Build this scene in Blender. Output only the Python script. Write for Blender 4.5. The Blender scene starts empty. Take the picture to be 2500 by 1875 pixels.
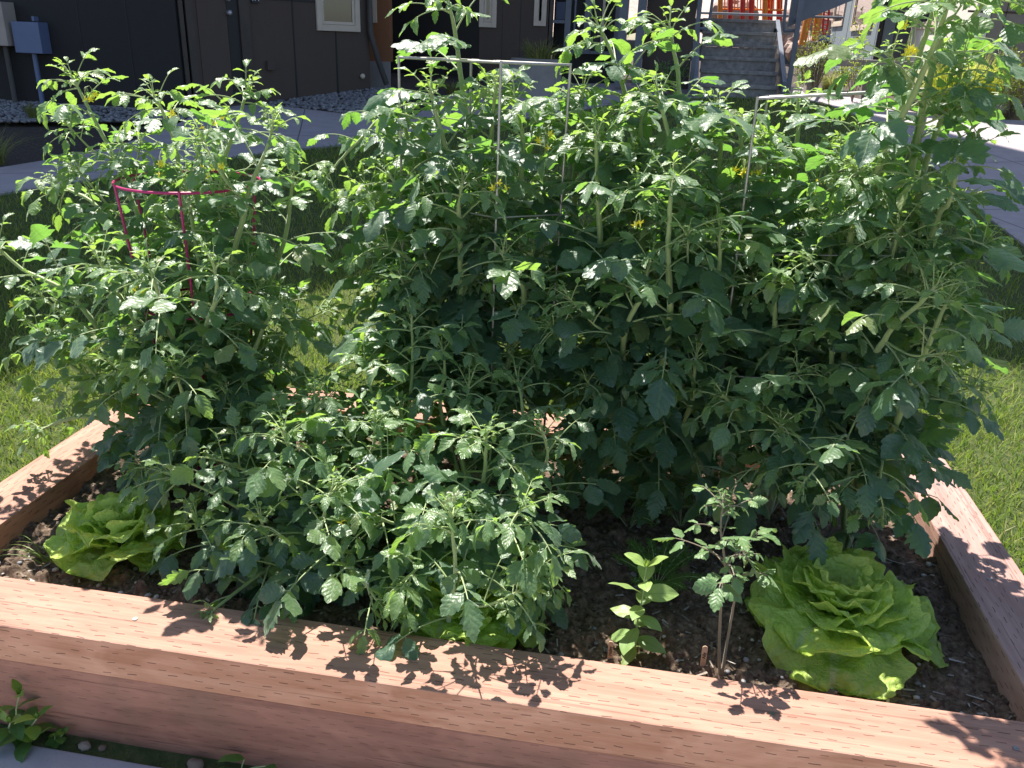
import bpy, bmesh, math, random
import numpy as np
from mathutils import Vector, Matrix
RAD = math.radians
SC = bpy.context.scene
COL = SC.collection

# ------------------------------------------------------------------ camera
F_PX = 2048.2; PITCH = 0.3898178; ROLL = -0.0390069; YAW = 0.1514999; CAMZ = 1.31864
def _rot():
    cp, sp = math.cos(PITCH), math.sin(PITCH)
    right = np.array([1, 0, 0.]); fwd = np.array([0, cp, -sp]); down = np.array([0, -sp, -cp])
    cr, sr = math.cos(ROLL), math.sin(ROLL)
    r2 = cr*right + sr*down; d2 = -sr*right + cr*down
    cy, sy = math.cos(YAW), math.sin(YAW)
    Z = np.array([[cy, -sy, 0], [sy, cy, 0], [0, 0, 1]])
    return Z @ np.stack([r2, d2, fwd], 1)
CR = _rot(); CAM = np.array([0, 0, CAMZ])
cd = bpy.data.cameras.new('camera'); cam = bpy.data.objects.new('camera', cd); COL.objects.link(cam)
cd.sensor_width = 36; cd.lens = F_PX/2500*36; cd.clip_start = 0.05; cd.clip_end = 2000
m = Matrix.Identity(4)
for i in range(3):
    m[i][0] = CR[i, 0]; m[i][1] = -CR[i, 1]; m[i][2] = -CR[i, 2]; m[i][3] = CAM[i]
cam.matrix_world = m
SC.camera = cam

# ------------------------------------------------------------------ light
SUN_EL = RAD(61); SUN_AZ = RAD(-33)           # azimuth from +Y, negative = to the left
W = bpy.data.worlds.new('World'); SC.world = W; W.use_nodes = True
nt = W.node_tree; bg = nt.nodes['Background']
sky = nt.nodes.new('ShaderNodeTexSky'); sky.sky_type = 'NISHITA'; sky.sun_disc = False
sky.sun_elevation = SUN_EL; sky.sun_rotation = SUN_AZ
nt.links.new(sky.outputs[0], bg.inputs[0]); bg.inputs[1].default_value = 0.08
sl = bpy.data.lights.new('sun', 'SUN'); sl.energy = 5.0; sl.angle = RAD(0.53); sl.color = (1.0, 0.95, 0.87)
so = bpy.data.objects.new('sun', sl); COL.objects.link(so)
sd = Vector((math.cos(SUN_EL)*math.sin(SUN_AZ), math.cos(SUN_EL)*math.cos(SUN_AZ), math.sin(SUN_EL)))
so.rotation_euler = sd.to_track_quat('Z', 'Y').to_euler(); so.location = (-6, 10, 14)
SC.view_settings.view_transform = 'Standard'; SC.view_settings.look = 'None'
SC.view_settings.exposure = 1.2; SC.view_settings.gamma = 1.0
SC.cycles.max_bounces = 8; SC.cycles.transmission_bounces = 6; SC.cycles.transparent_max_bounces = 8

# ------------------------------------------------------------------ photo-to-place helpers
def ray(u, v): return CR @ np.array([(u-1250)/F_PX, (v-937.5)/F_PX, 1.])
def P(u, v, Y):                       # point of the place seen at photo pixel (u,v) at distance Y
    d = ray(u, v); return CAM + d*(Y/d[1])
KD = 2500/2212
def PD(u, v, Y): return P(u*KD, v*KD, Y)
def T(y):
    y = np.asarray(y, float)
    return np.interp(y, [3.5, 9, 13, 40, 80], [0, .33, .73, 1.5, 3.0])
def G(u, v):
    d = ray(u, v); ts = np.linspace(.5, 70, 6000); p = CAM + d[None]*ts[:, None]
    k = np.argmax(p[:, 2] <= T(p[:, 1])); return p[k] if k else p[-1]
def Zp(u, v, z):
    d = ray(u, v); return CAM + d*((z-CAM[2])/d[2])

# ------------------------------------------------------------------ mesh helpers
def link(o, parent=None):
    COL.objects.link(o)
    if parent is not None: o.parent = parent
    return o
def tag(o, label=None, cat=None, group=None, kind=None):
    if label: o['label'] = label
    if cat: o['category'] = cat
    if group: o['group'] = group
    if kind: o['kind'] = kind
    return o
def empty(name, loc, label=None, cat=None, group=None, rz=0):
    o = bpy.data.objects.new(name, None); o.empty_display_size = .1; o.location = [float(a) for a in loc]; o.rotation_euler = (0, 0, rz)
    link(o); return tag(o, label, cat, group)
def smooth_obj(me, on=True):
    me.polygons.foreach_set('use_smooth', [on]*len(me.polygons))
def from_bm(name, bm, mat, parent=None, smooth=False, origin=None):
    me = bpy.data.meshes.new(name); bm.normal_update()
    if origin is not None: bmesh.ops.translate(bm, verts=bm.verts, vec=-Vector([float(a) for a in origin]))
    bm.to_mesh(me); bm.free()
    for m_ in (mat if isinstance(mat, (list, tuple)) else [mat]): me.materials.append(m_)
    smooth_obj(me, smooth)
    o = bpy.data.objects.new(name, me); link(o, parent)
    if origin is not None: o.location = [float(a) for a in origin]
    return o
def bm_box(bm, a, b, bevel=0, mat=0, M=None):
    r = bmesh.ops.create_cube(bm, size=1)
    vs = r['verts']; a = Vector(a); b = Vector(b); c = (a+b)/2; s = b-a
    for v in vs: v.co = Vector((v.co.x*s.x, v.co.y*s.y, v.co.z*s.z)) + c
    fs = list({f for v in vs for f in v.link_faces})
    for f in fs: f.material_index = mat
    if bevel:
        es = list({e for v in vs for e in v.link_edges})
        rb = bmesh.ops.bevel(bm, geom=es, offset=bevel, segments=2, affect='EDGES', profile=.6)
        vs = list({v for f in rb['faces'] for v in f.verts} | {v for v in vs if v.is_valid})
    if M is not None:
        for v in vs: v.co = M @ v.co
    return vs
def box(name, a, b, mat, parent=None, bevel=0, M=None):
    bm = bmesh.new(); bm_box(bm, a, b, bevel, 0, M); return from_bm(name, bm, mat, parent)
def wall_M(A, B):
    """frame with x running A->B on the ground, y to the left of it, z up"""
    A = np.array(A, float); B = np.array(B, float); d = B-A; L = math.hypot(d[0], d[1]); d /= L
    M = Matrix(((d[0], -d[1], 0, A[0]), (d[1], d[0], 0, A[1]), (0, 0, 1, 0), (0, 0, 0, 1)))
    return M, L
def parent_at(o, root):
    o.parent = root; o.matrix_parent_inverse = root.matrix_basis.inverted(); return o

class Acc:
    """collects grids of quads, then builds one mesh"""
    def __init__(s): s.V = []; s.F = []; s.UV = []; s.A = []; s.B = []; s.M = []; s.n = 0
    def grid(s, Pt, uv=None, age=0., rnd=0., mat=0, closed=False):
        n, m_ = Pt.shape[:2]
        idx = np.arange(n*m_).reshape(n, m_) + s.n
        if closed: idx = np.concatenate([idx, idx[:, :1]], 1)
        f = np.stack([idx[:-1, :-1], idx[:-1, 1:], idx[1:, 1:], idx[1:, :-1]], -1).reshape(-1, 4)
        s.V.append(Pt.reshape(-1, 3)); s.F.append(f)
        if uv is None: uv = np.zeros((n, m_, 2))
        s.UV.append(uv.reshape(-1, 2)); s.A.append(np.full(n*m_, age)); s.B.append(np.full(n*m_, rnd))
        s.M.append(np.full(len(f), mat)); s.n += n*m_
    def raw(s, V, F, age=0., rnd=0., mat=0, uv=None):
        s.V.append(V); s.F.append(F+s.n); s.UV.append(np.zeros((len(V), 2)) if uv is None else uv)
        s.A.append(np.broadcast_to(age, (len(V),)).astype(float)); s.B.append(np.broadcast_to(rnd, (len(V),)).astype(float))
        s.M.append(np.full(len(F), mat)); s.n += len(V)
    def tube(s, pts, rad, sides=6, age=0., mat=0):
        pts = np.asarray(pts, float); n = len(pts); rad = np.broadcast_to(rad, (n,))
        t = np.gradient(pts, axis=0); t /= np.linalg.norm(t, axis=1)[:, None]+1e-12
        up = np.array([.13, .21, .97]); 
        if abs(t[0] @ up) > .9: up = np.array([.9, .3, .1])
        a = np.cross(t, up); a /= np.linalg.norm(a, axis=1)[:, None]+1e-12; b = np.cross(t, a)
        an = np.linspace(0, 2*np.pi, sides, endpoint=False)
        Pt = pts[:, None] + (a[:, None]*np.cos(an)[None, :, None] + b[:, None]*np.sin(an)[None, :, None])*rad[:, None, None]
        uv = np.zeros((n, sides, 2)); uv[:, :, 0] = np.linspace(0, 1, n)[:, None]
        s.grid(Pt, uv, age, .5, mat, closed=True)
    def build(s, name, mats, parent=None, smooth=True, origin=None):
        V = np.concatenate(s.V); F = np.concatenate(s.F); UV = np.concatenate(s.UV); A = np.concatenate(s.A); B = np.concatenate(s.B); Mi = np.concatenate(s.M)
        if origin is not None: V = V-np.asarray(origin)
        me = bpy.data.meshes.new(name); me.vertices.add(len(V)); me.vertices.foreach_set('co', V.astype(np.float32).ravel())
        k = F.shape[1]
        me.loops.add(len(F)*k); me.loops.foreach_set('vertex_index', F.astype(np.int32).ravel())
        me.polygons.add(len(F)); me.polygons.foreach_set('loop_start', np.arange(0, len(F)*k, k, dtype=np.int32)); me.polygons.foreach_set('loop_total', np.full(len(F), k, dtype=np.int32))
        for m_ in (mats if isinstance(mats, (list, tuple)) else [mats]): me.materials.append(m_)
        me.polygons.foreach_set('material_index', Mi.astype(np.int32)); me.polygons.foreach_set('use_smooth', np.full(len(F), smooth))
        uvl = me.uv_layers.new(name='UVMap'); uvl.data.foreach_set('uv', UV[F.ravel()].astype(np.float32).ravel())
        at = me.attributes.new('age', 'FLOAT', 'POINT'); at.data.foreach_set('value', A.astype(np.float32))
        at = me.attributes.new('rnd', 'FLOAT', 'POINT'); at.data.foreach_set('value', B.astype(np.float32))
        me.update(calc_edges=True)
        o = bpy.data.objects.new(name, me); link(o)
        if origin is not None: o.location = [float(a) for a in origin]
        if parent is not None: parent_at(o, parent)
        return o
def spline(pts, step=.012):
    pts = np.asarray(pts, float); q = np.concatenate([[2*pts[0]-pts[1]], pts, [2*pts[-1]-pts[-2]]]); out = []
    for i in range(1, len(q)-2):
        p0, p1, p2, p3 = q[i-1], q[i], q[i+1], q[i+2]; n = max(2, int(np.linalg.norm(p2-p1)/step)); t = np.linspace(0, 1, n, endpoint=False)[:, None]
        out.append(.5*((2*p1)+(-p0+p2)*t+(2*p0-5*p1+4*p2-p3)*t**2+(-p0+3*p1-3*p2+p3)*t**3))
    out.append(pts[-1:]); return np.concatenate(out)
_tab = np.random.default_rng(5).random((256, 256))
def vnoise(x, y):
    xi = np.floor(x).astype(int); yi = np.floor(y).astype(int); fx = x-xi; fy = y-yi; fx = fx*fx*(3-2*fx); fy = fy*fy*(3-2*fy)
    g = lambda a, b: _tab[a % 256, b % 256]
    return (g(xi, yi)*(1-fx)+g(xi+1, yi)*fx)*(1-fy)+(g(xi, yi+1)*(1-fx)+g(xi+1, yi+1)*fx)*fy
def fbm(x, y, o=4):
    s = 0; a = .5
    for i in range(o): s = s+a*vnoise(x*2**i+i*17.3, y*2**i+i*9.1); a *= .5
    return s
def unit(v): v = np.asarray(v, float); return v/(np.linalg.norm(v)+1e-12)

# ------------------------------------------------------------------ materials
class N:
    def __init__(s, name):
        s.m = bpy.data.materials.new(name); s.m.use_nodes = True; s.t = s.m.node_tree; s.b = s.t.nodes['Principled BSDF']; s.out = s.t.nodes['Material Output']
    def n(s, typ, **kw):
        nd = s.t.nodes.new('ShaderNode'+typ)
        for k, v in kw.items():
            if k.startswith('i_'): nd.inputs[k[2:].replace('_', ' ')].default_value = v
            else: setattr(nd, k, v)
        return nd
    def l(s, a, b): s.t.links.new(a, b)
    def math(s, op, a, b=None, c=None, clamp=False):
        nd = s.t.nodes.new('ShaderNodeMath'); nd.operation = op; nd.use_clamp = clamp
        for i, x in enumerate((a, b, c)):
            if x is None: continue
            if isinstance(x, (int, float)): nd.inputs[i].default_value = x
            else: s.l(x, nd.inputs[i])
        return nd.outputs[0]
    def mix(s, f, a, b, typ='MIX'):
        nd = s.t.nodes.new('ShaderNodeMix'); nd.data_type = 'RGBA'; nd.blend_type = typ
        for sock, x in ((nd.inputs[0], f), (nd.inputs[6], a), (nd.inputs[7], b)):
            if isinstance(x, (int, float)): sock.default_value = x
            elif isinstance(x, tuple): sock.default_value = (*x[:3], 1)
            else: s.l(x, sock)
        return nd.outputs[2]
    def ramp(s, f, stops, interp='LINEAR'):
        nd = s.t.nodes.new('ShaderNodeValToRGB'); cr = nd.color_ramp; cr.interpolation = interp
        while len(cr.elements) < len(stops): cr.elements.new(.5)
        for e, (p, c) in zip(cr.elements, stops): e.position = p; e.color = (*c, 1) if isinstance(c, tuple) else (c, c, c, 1)
        s.l(f, nd.inputs[0]); return nd.outputs[0]
    def noise(s, vec, scale, detail=4, rough=.55, dist=0):
        nd = s.n('TexNoise'); nd.inputs['Scale'].default_value = scale; nd.inputs['Detail'].default_value = detail; nd.inputs['Roughness'].default_value = rough; nd.inputs['Distortion'].default_value = dist
        if vec is not None: s.l(vec, nd.inputs['Vector'])
        return nd.outputs[0]
    def coord(s, which='Object', scale=None):
        tc = s.n('TexCoord'); o = tc.outputs[which]
        if scale:
            mp = s.n('Mapping'); mp.inputs['Scale'].default_value = scale; s.l(o, mp.inputs[0]); o = mp.outputs[0]
        return o
    def geo(s, scale=None):
        o = s.n('NewGeometry').outputs['Position']
        if scale:
            mp = s.n('Mapping'); mp.inputs['Scale'].default_value = scale; s.l(o, mp.inputs[0]); o = mp.outputs[0]
        return o
    def bump(s, h, strength=.3, dist=.01):
        nd = s.n('Bump'); nd.inputs['Strength'].default_value = strength; nd.inputs['Distance'].default_value = dist; s.l(h, nd.inputs['Height']); s.l(nd.outputs[0], s.b.inputs['Normal']); return nd.outputs[0]
    def base(s, c): 
        if isinstance(c, tuple): s.b.inputs['Base Color'].default_value = (*c, 1)
        else: s.l(c, s.b.inputs['Base Color'])
    def rough(s, r): s.b.inputs['Roughness'].default_value = r
def simple(name, col, rough=.6, var=.15, scale=8, metal=0, bump=0, bscale=60, spec=.5):
    n = N(name); c = n.geo(); f = n.noise(c, scale, 5, .6)
    lo = tuple(x*(1-var) for x in col); hi = tuple(min(1, x*(1+var)) for x in col)
    n.base(n.ramp(f, [(.3, lo), (.7, hi)])); n.rough(rough); n.b.inputs['Metallic'].default_value = metal; n.b.inputs['Specular IOR Level'].default_value = spec
    if bump: n.bump(n.noise(c, bscale, 4), bump, .004)
    return n.m

def leaf_mat(name, mature, young, tr_m, tr_y, fac=.42, rough=.42, veins=6, bumpk=.35, dry=False, sheen=.35, veincol=.5, spec=.5, nzb=0, vc=(.17, .24, .10)):
    n = N(name); uv = n.n('UVMap').outputs[0]; sp = n.n('SeparateXYZ'); n.l(uv, sp.inputs[0]); u, v = sp.outputs[0], sp.outputs[1]
    av = n.math('ABSOLUTE', n.math('SUBTRACT', n.math('MULTIPLY', v, 2), 1))
    age = n.n('Attribute', attribute_name='age').outputs['Fac']; rnd = n.n('Attribute', attribute_name='rnd').outputs['Fac']
    s_ = n.math('SUBTRACT', n.math('MULTIPLY', u, float(veins)), n.math('MULTIPLY', av, 1.3))
    saw = n.math('ABSOLUTE', n.math('SUBTRACT', n.math('FRACT', s_), .5))           # 0..0.5, veins at .5
    lat = n.math('GREATER_THAN', saw, .44); mid = n.math('LESS_THAN', av, .055)
    vein = n.math('MAXIMUM', n.math('MULTIPLY', lat, .22), mid, clamp=True)
    nz = n.noise(n.geo(), 45, 4, .6)
    base = n.mix(age, mature, young)
    base = n.mix(n.math('MULTIPLY', n.math('SUBTRACT', rnd, .2), .45, clamp=True), base, tuple(min(1, c*1.7) for c in mature))
    old_ = n.math('GREATER_THAN', rnd, .965); base = n.mix(n.math('MULTIPLY', old_, .55), base, (.30, .30, .07))
    base = n.mix(n.math('MULTIPLY', nz, .5), base, tuple(c*.6 for c in mature))
    base = n.mix(n.math('MULTIPLY', vein, veincol), base, vc)
    tr = n.mix(age, tr_m, tr_y); tr = n.mix(n.math('MULTIPLY', vein, .4), tr, tuple(c*.5 for c in tr_m))
    if dry:
        d = n.ramp(n.noise(n.geo(), 30, 2), [(.62, 0.), (.70, 1.)]); d2 = n.math('MULTIPLY', d, .35)
        base = n.mix(d2, base, (.35, .28, .10)); tr = n.mix(d2, tr, (.3, .2, .05))
    n.base(base); n.rough(rough); n.b.inputs['Specular IOR Level'].default_value = spec; n.b.inputs['Sheen Weight'].default_value = sheen; n.b.inputs['Sheen Roughness'].default_value = .4
    n.b.inputs['Sheen Tint'].default_value = (.8, .9, .8, 1)
    h = n.math('ADD', n.math('MULTIPLY', saw, -.45), n.math('MULTIPLY', n.noise(n.geo(), 90, 3, .55), 1.1)); h = n.math('SUBTRACT', h, n.math('MULTIPLY', mid, .4))
    if nzb: h = n.math('ADD', h, n.math('MULTIPLY', n.noise(n.geo(), 55, 3, .5, .4), nzb))
    bo = n.bump(h, bumpk, .006)
    tb = n.n('BsdfTranslucent'); n.l(tr, tb.inputs[0]); n.l(bo, tb.inputs['Normal'])
    mx = n.n('MixShader'); mx.inputs[0].default_value = fac; n.l(n.b.outputs[0], mx.inputs[1]); n.l(tb.outputs[0], mx.inputs[2]); n.l(mx.outputs[0], n.out.inputs[0])
    return n.m
M_TOM = leaf_mat('tomato_leaf', (.062, .124, .084), (.19, .32, .08), (.23, .50, .06), (.50, .74, .09), fac=.42, rough=.42, sheen=.55, spec=.85)
M_SEED = leaf_mat('seedling_leaf', (.12, .22, .09), (.20, .33, .10), (.18, .34, .06), (.35, .5, .08), fac=.3, dry=True, veincol=.3)
M_ZIN = leaf_mat('zinnia_leaf', (.26, .40, .13), (.38, .52, .12), (.38, .55, .10), (.5, .65, .1), fac=.35, veins=3, bumpk=.15)
M_WEED = leaf_mat('weed_leaf', (.07, .17, .035), (.16, .30, .03), (.15, .32, .03), (.3, .45, .04), fac=.3, veins=5, bumpk=.15, sheen=.1)
M_LET = leaf_mat('lettuce_leaf', (.52, .74, .15), (.74, .84, .26), (.66, .92, .15), (.84, .94, .26), fac=.50, rough=.36, veins=4, bumpk=.75, nzb=2.8, sheen=0, veincol=.6, vc=(.72, .80, .42))
M_BUSH = leaf_mat('bush_leaf', (.10, .14, .03), (.35, .42, .06), (.3, .4, .05), (.5, .6, .06), fac=.4, bumpk=.1, sheen=0)
def stem_mat(name, old, young):
    n = N(name); age = n.n('Attribute', attribute_name='age').outputs['Fac']; c = n.mix(age, old, young)
    c = n.mix(n.math('MULTIPLY', n.noise(n.geo(), 90, 3), .35), c, tuple(x*.5 for x in old)); n.base(c); n.rough(.5)
    n.b.inputs['Sheen Weight'].default_value = .6; n.b.inputs['Subsurface Weight'].default_value = .0; return n.m
M_STEM = stem_mat('tomato_stem', (.27, .36, .12), (.40, .50, .16))
M_STEMB = stem_mat('woody_stem', (.22, .15, .10), (.22, .2, .1))
M_YEL = simple('yellow_petal', (1.0, .86, .06), .5, .02)
M_FRUIT = simple('green_fruit', (.22, .38, .09), .25, .2, 40)

def wood_mat(name, c1, c2, c3, dash=1., rough=.75, crack=.5, stain=0, top_tint=None):
    n = N(name); co = n.coord('Object'); sp = n.n('SeparateXYZ'); n.l(co, sp.inputs[0]); x, y, z = sp.outputs
    info = n.n('ObjectInfo')
    grain = n.noise(n.coord('Object', (1.6, 26, 26)), 1, 7, .66, 1.6); fine = n.noise(n.coord('Object', (9, 300, 300)), 1, 3, .5)
    blot = n.noise(n.coord('Object', (3.5, 9, 9)), 1.0, 3, .6, 1.5)
    col = n.ramp(grain, [(.28, c1), (.5, c2), (.72, c3)])
    col = n.mix(n.math('MULTIPLY', n.ramp(blot, [(.42, 0.), (.62, 1.)]), .45), col, tuple(min(1, a*1.35) for a in c3))
    col = n.mix(n.math('MULTIPLY', fine, .35), col, tuple(a*.65 for a in c1))
    # incising marks: staggered rows of short slits, side faces use z, the top uses y
    nr = n.n('NewGeometry'); tc = n.coord('Normal'); sn = n.n('SeparateXYZ'); n.l(tc, sn.inputs[0]); top = n.math('GREATER_THAN', n.math('ABSOLUTE', sn.outputs[2]), .5)
    a = n.math('ADD', n.math('MULTIPLY', top, y), n.math('MULTIPLY', n.math('SUBTRACT', 1, top), z))
    a = n.math('ADD', a, n.math('MULTIPLY', n.math('SUBTRACT', n.noise(n.coord('Object', (11, 11, 11)), 1, 2), .5), .018))
    a = n.math('ADD', a, 5.)
    rowf = n.math('MULTIPLY', a, 1/.0125); row = n.math('FLOOR', rowf); fr = n.math('SUBTRACT', rowf, row)
    xo = n.math('ADD', n.math('MULTIPLY', n.math('ADD', x, 5.), 1/.052), n.math('MULTIPLY', row, .381))
    xc = n.math('FLOOR', xo); fx = n.math('SUBTRACT', xo, xc)
    wn = n.n('TexWhiteNoise'); wn.noise_dimensions = '2D'; cv = n.n('CombineXYZ'); n.l(row, cv.inputs[0]); n.l(xc, cv.inputs[1]); n.l(cv.outputs[0], wn.inputs[0]); r = wn.outputs[0]
    d1 = n.math('LESS_THAN', n.math('ABSOLUTE', n.math('SUBTRACT', fx, .5)), n.math('ADD', n.math('MULTIPLY', r, .12), .08))
    d2 = n.math('LESS_THAN', n.math('ABSOLUTE', n.math('SUBTRACT', fr, n.math('ADD', n.math('MULTIPLY', r, .3), .35))), n.math('ADD', n.math('MULTIPLY', r, .04), .045))
    dsh = n.math('MULTIPLY', n.math('MULTIPLY', d1, d2), n.math('GREATER_THAN', r, .22)); dsh = n.math('MULTIPLY', dsh, dash)
    if top_tint:  # weathered top toned apart from sides, which are brightened against shade
        gr2 = n.ramp(grain, [(.36, 0.), (.62, 1.)]); wt = n.mix(gr2, tuple(c_*.66 for c_ in top_tint), tuple(c_*1.12 for c_ in top_tint))
        wt = n.mix(n.math('MULTIPLY', n.ramp(n.noise(n.coord('Object', (4, 5, 5)), 1, 3, .6, 2.), [(.5, 0.), (.7, 1.)]), .35), wt, (.36, .13, .095))
        wt = n.mix(n.math('MULTIPLY', fine, .45), wt, tuple(c_*.6 for c_ in top_tint))
        col = n.mix(n.math('MULTIPLY', top, .78), col, wt)
    # long drying cracks
    ck = n.noise(n.coord('Object', (1.6, 70, 70)), 1, 2, .4, .6); ckm = n.math('MULTIPLY', n.ramp(ck, [(.655, 0.), (.675, 1.)]), crack)
    dark = n.math('MAXIMUM', dsh, ckm, clamp=True)
    col = n.mix(n.math('MULTIPLY', dark, .7), col, (.07, .03, .024))
    if stain:
        g = n.ramp(n.noise(n.coord('Object', (6, 6, 6)), 1, 4), [(.5, 0.), (.75, 1.)]); col = n.mix(n.math('MULTIPLY', g, stain), col, (.10, .09, .05))
    n.base(col); n.rough(rough); n.b.inputs['Specular IOR Level'].default_value = .3
    h = n.math('SUBTRACT', n.math('ADD', n.math('MULTIPLY', grain, .5), n.math('MULTIPLY', fine, .25)), n.math('MULTIPLY', dark, 1.0)); n.bump(h, .55, .0035)
    return n.m
M_W1 = wood_mat('pinkish_timber', (.40, .17, .09), (.54, .27, .16), (.64, .36, .24), top_tint=(.40, .225, .175))
M_W2 = wood_mat('orange_timber', (.30, .13, .075), (.42, .20, .12), (.50, .26, .17), dash=1.)
M_W3 = wood_mat('red_brown_timber', (.22, .10, .07), (.32, .15, .105), (.40, .20, .14), dash=.5, crack=.6, stain=.5)
M_W4 = wood_mat('shade_toned_timber', (.33, .17, .13), (.46, .27, .21), (.54, .35, .28), top_tint=(.42, .27, .24))  # greyer copy of the cap timber, bluish shade mixed into its colour

n = N('soil'); c = n.geo(); f = n.noise(c, 60, 8, .7); f2 = n.noise(c, 9, 4)
col = n.ramp(f, [(.28, (.035, .023, .016)), (.44, (.13, .09, .064)), (.58, (.24, .175, .13)), (.72, (.40, .31, .24))]); n.base(n.mix(n.math('MULTIPLY', f2, .4), col, (.06, .043, .032))); n.rough(.95); n.b.inputs['Specular IOR Level'].default_value = .15
n.bump(n.noise(c, 140, 6, .75), .8, .006); M_SOIL = n.m
n = N('chips'); c = n.n('Attribute', attribute_name='rnd').outputs['Fac']; n.base(n.ramp(c, [(0, (.05, .03, .02)), (.4, (.13, .09, .065)), (.7, (.22, .17, .13)), (1, (.40, .36, .33))])); n.rough(.85); M_CHIP = n.m
def concrete(name, col, joints=0):
    n = N(name); c = n.geo(); f = n.noise(c, 5, 7, .65); sp_ = n.noise(c, 220, 2, .5)
    cc = n.ramp(f, [(.3, tuple(a*.86 for a in col)), (.7, tuple(min(1, a*1.1) for a in col))]); cc = n.mix(n.ramp(sp_, [(.66, 0.), (.72, .5)]), cc, tuple(a*.45 for a in col))
    if joints:
        s3 = n.n('SeparateXYZ'); mp = n.geo(); n.l(mp, s3.inputs[0])
        for k, ax, off in ((0, .94, .34), (1, .34, -.94)):
            t_ = n.math('ADD', n.math('MULTIPLY', s3.outputs[0], ax), n.math('MULTIPLY', s3.outputs[1], off)); t_ = n.math('FRACT', n.math('ADD', n.math('MULTIPLY', t_, 1/joints), 20.3))
            cc = n.mix(n.math('LESS_THAN', t_, .012/joints), cc, tuple(a*.3 for a in col))
    n.base(cc); n.rough(.85); n.bump(n.noise(c, 120, 5, .7), .35, .003); return n.m
M_PATH = concrete('path_concrete', (.37, .33, .345), 1.75); M_PAVE = concrete('pavement_concrete', (.38, .36, .38)); M_CONC = concrete('planter_concrete', (.30, .28, .27))
n = N('mulch'); c = n.geo(); n.base(n.ramp(n.noise(c, 40, 7, .75), [(.35, (.02, .015, .012)), (.55, (.07, .05, .042)), (.72, (.15, .12, .10))])); n.rough(.95); n.bump(n.noise(c, 60, 6, .8), 1, .02); M_MULCH = n.m
n = N('turf'); c = n.geo(); n.base(n.ramp(n.noise(c, 25, 6, .7), [(.3, (.045, .065, .014)), (.5, (.08, .115, .025)), (.7, (.17, .17, .055))])); n.rough(.95); n.bump(n.noise(c, 90, 4, .8), 1, .02); M_TURF = n.m
n = N('grass_blade'); a = n.n('Attribute', attribute_name='rnd').outputs['Fac']; cc = n.ramp(a, [(0, (.08, .15, .025)), (.55, (.17, .27, .04)), (.8, (.29, .35, .07)), (1, (.42, .38, .16))]); n.base(cc); n.rough(.55)
tb = n.n('BsdfTranslucent'); n.l(n.mix(.5, cc, (.35, .5, .04)), tb.inputs[0]); mx = n.n('MixShader'); mx.inputs[0].default_value = .4; n.l(n.b.outputs[0], mx.inputs[1]); n.l(tb.outputs[0], mx.inputs[2]); n.l(mx.outputs[0], n.out.inputs[0]); M_BLADE = n.m
def ornamental(name, c0, c1):
    n = N(name); a = n.n('Attribute', attribute_name='rnd').outputs['Fac']; cc = n.ramp(a, [(0, c0), (1, c1)]); n.base(cc); n.rough(.5)
    tb = n.n('BsdfTranslucent'); n.l(cc, tb.inputs[0]); mx = n.n('MixShader'); mx.inputs[0].default_value = .5; n.l(n.b.outputs[0], mx.inputs[1]); n.l(tb.outputs[0], mx.inputs[2]); n.l(mx.outputs[0], n.out.inputs[0]); return n.m
M_YGR = ornamental('yellow_grass', (.35, .42, .05), (.72, .74, .12)); M_BGR = ornamental('blue_grass', (.28, .34, .26), (.55, .58, .45)); M_OGR = ornamental('olive_grass', (.16, .2, .05), (.4, .4, .14))
n = N('river_stone'); a = n.n('Attribute', attribute_name='rnd').outputs['Fac']; n.base(n.ramp(a, [(0, (.12, .12, .13)), (.5, (.28, .27, .28)), (1, (.55, .53, .52))])); n.rough(.7); M_STONE = n.m
def siding(name, col, pitch=.0, rough=.8):
    n = N(name); c = n.geo(); f = n.noise(n.geo((3, 3, 1)), 4, 5, .6); n.base(n.ramp(f, [(.3, tuple(a*.95 for a in col)), (.7, tuple(a*1.04 for a in col))])); n.rough(rough); n.bump(n.noise(n.geo((40, 40, 4)), 1, 4), .25, .003); return n.m
M_DARK = siding('shade_brown_siding', (.022, .020, .020)); M_BROWN = siding('brown_siding', (.085, .062, .05)); M_TRIMD = simple('dark_trim', (.06, .046, .038), .6)  # the darkest siding carries the left wall's shade in its colour
M_BLACK = simple('black_paint_and_shade', (.012, .012, .015), .5); M_TRIM = simple('cream_trim', (.62, .52, .42), .6, .06); M_WOODW = siding('cedar_siding', (.26, .11, .05)); M_STEEL = simple('blue_grey_steel', (.13, .145, .18), .45, .1); M_GALV = simple('galvanised_steel', (.42, .42, .44), .4, .15, 20, metal=.6)
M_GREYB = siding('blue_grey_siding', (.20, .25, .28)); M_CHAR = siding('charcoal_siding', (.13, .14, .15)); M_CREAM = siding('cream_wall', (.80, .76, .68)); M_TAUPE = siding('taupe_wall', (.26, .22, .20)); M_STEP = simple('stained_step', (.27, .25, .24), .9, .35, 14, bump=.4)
M_BENCH = siding('weathered_bench', (.26, .23, .21)); M_ORANGE = simple('orange_paint', (.75, .25, .03), .4, .05); M_RED = simple('red_paint', (.55, .03, .02), .4, .08); M_BLUEP = simple('blue_plastic', (.03, .12, .45), .4); M_ROCK = simple('boulder_rock', (.36, .26, .22), .9, .35, 3, bump=.7, bscale=8)
M_SLOPE = simple('gravel_slope', (.52, .40, .35), .95, .25, 12, bump=.6, bscale=30); M_PINK = simple('magenta_coating', (.42, .018, .13), .35, .06, 30); M_WIRE = simple('zinc_wire', (.42, .40, .38), .38, .2, 30, metal=.75)
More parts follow.
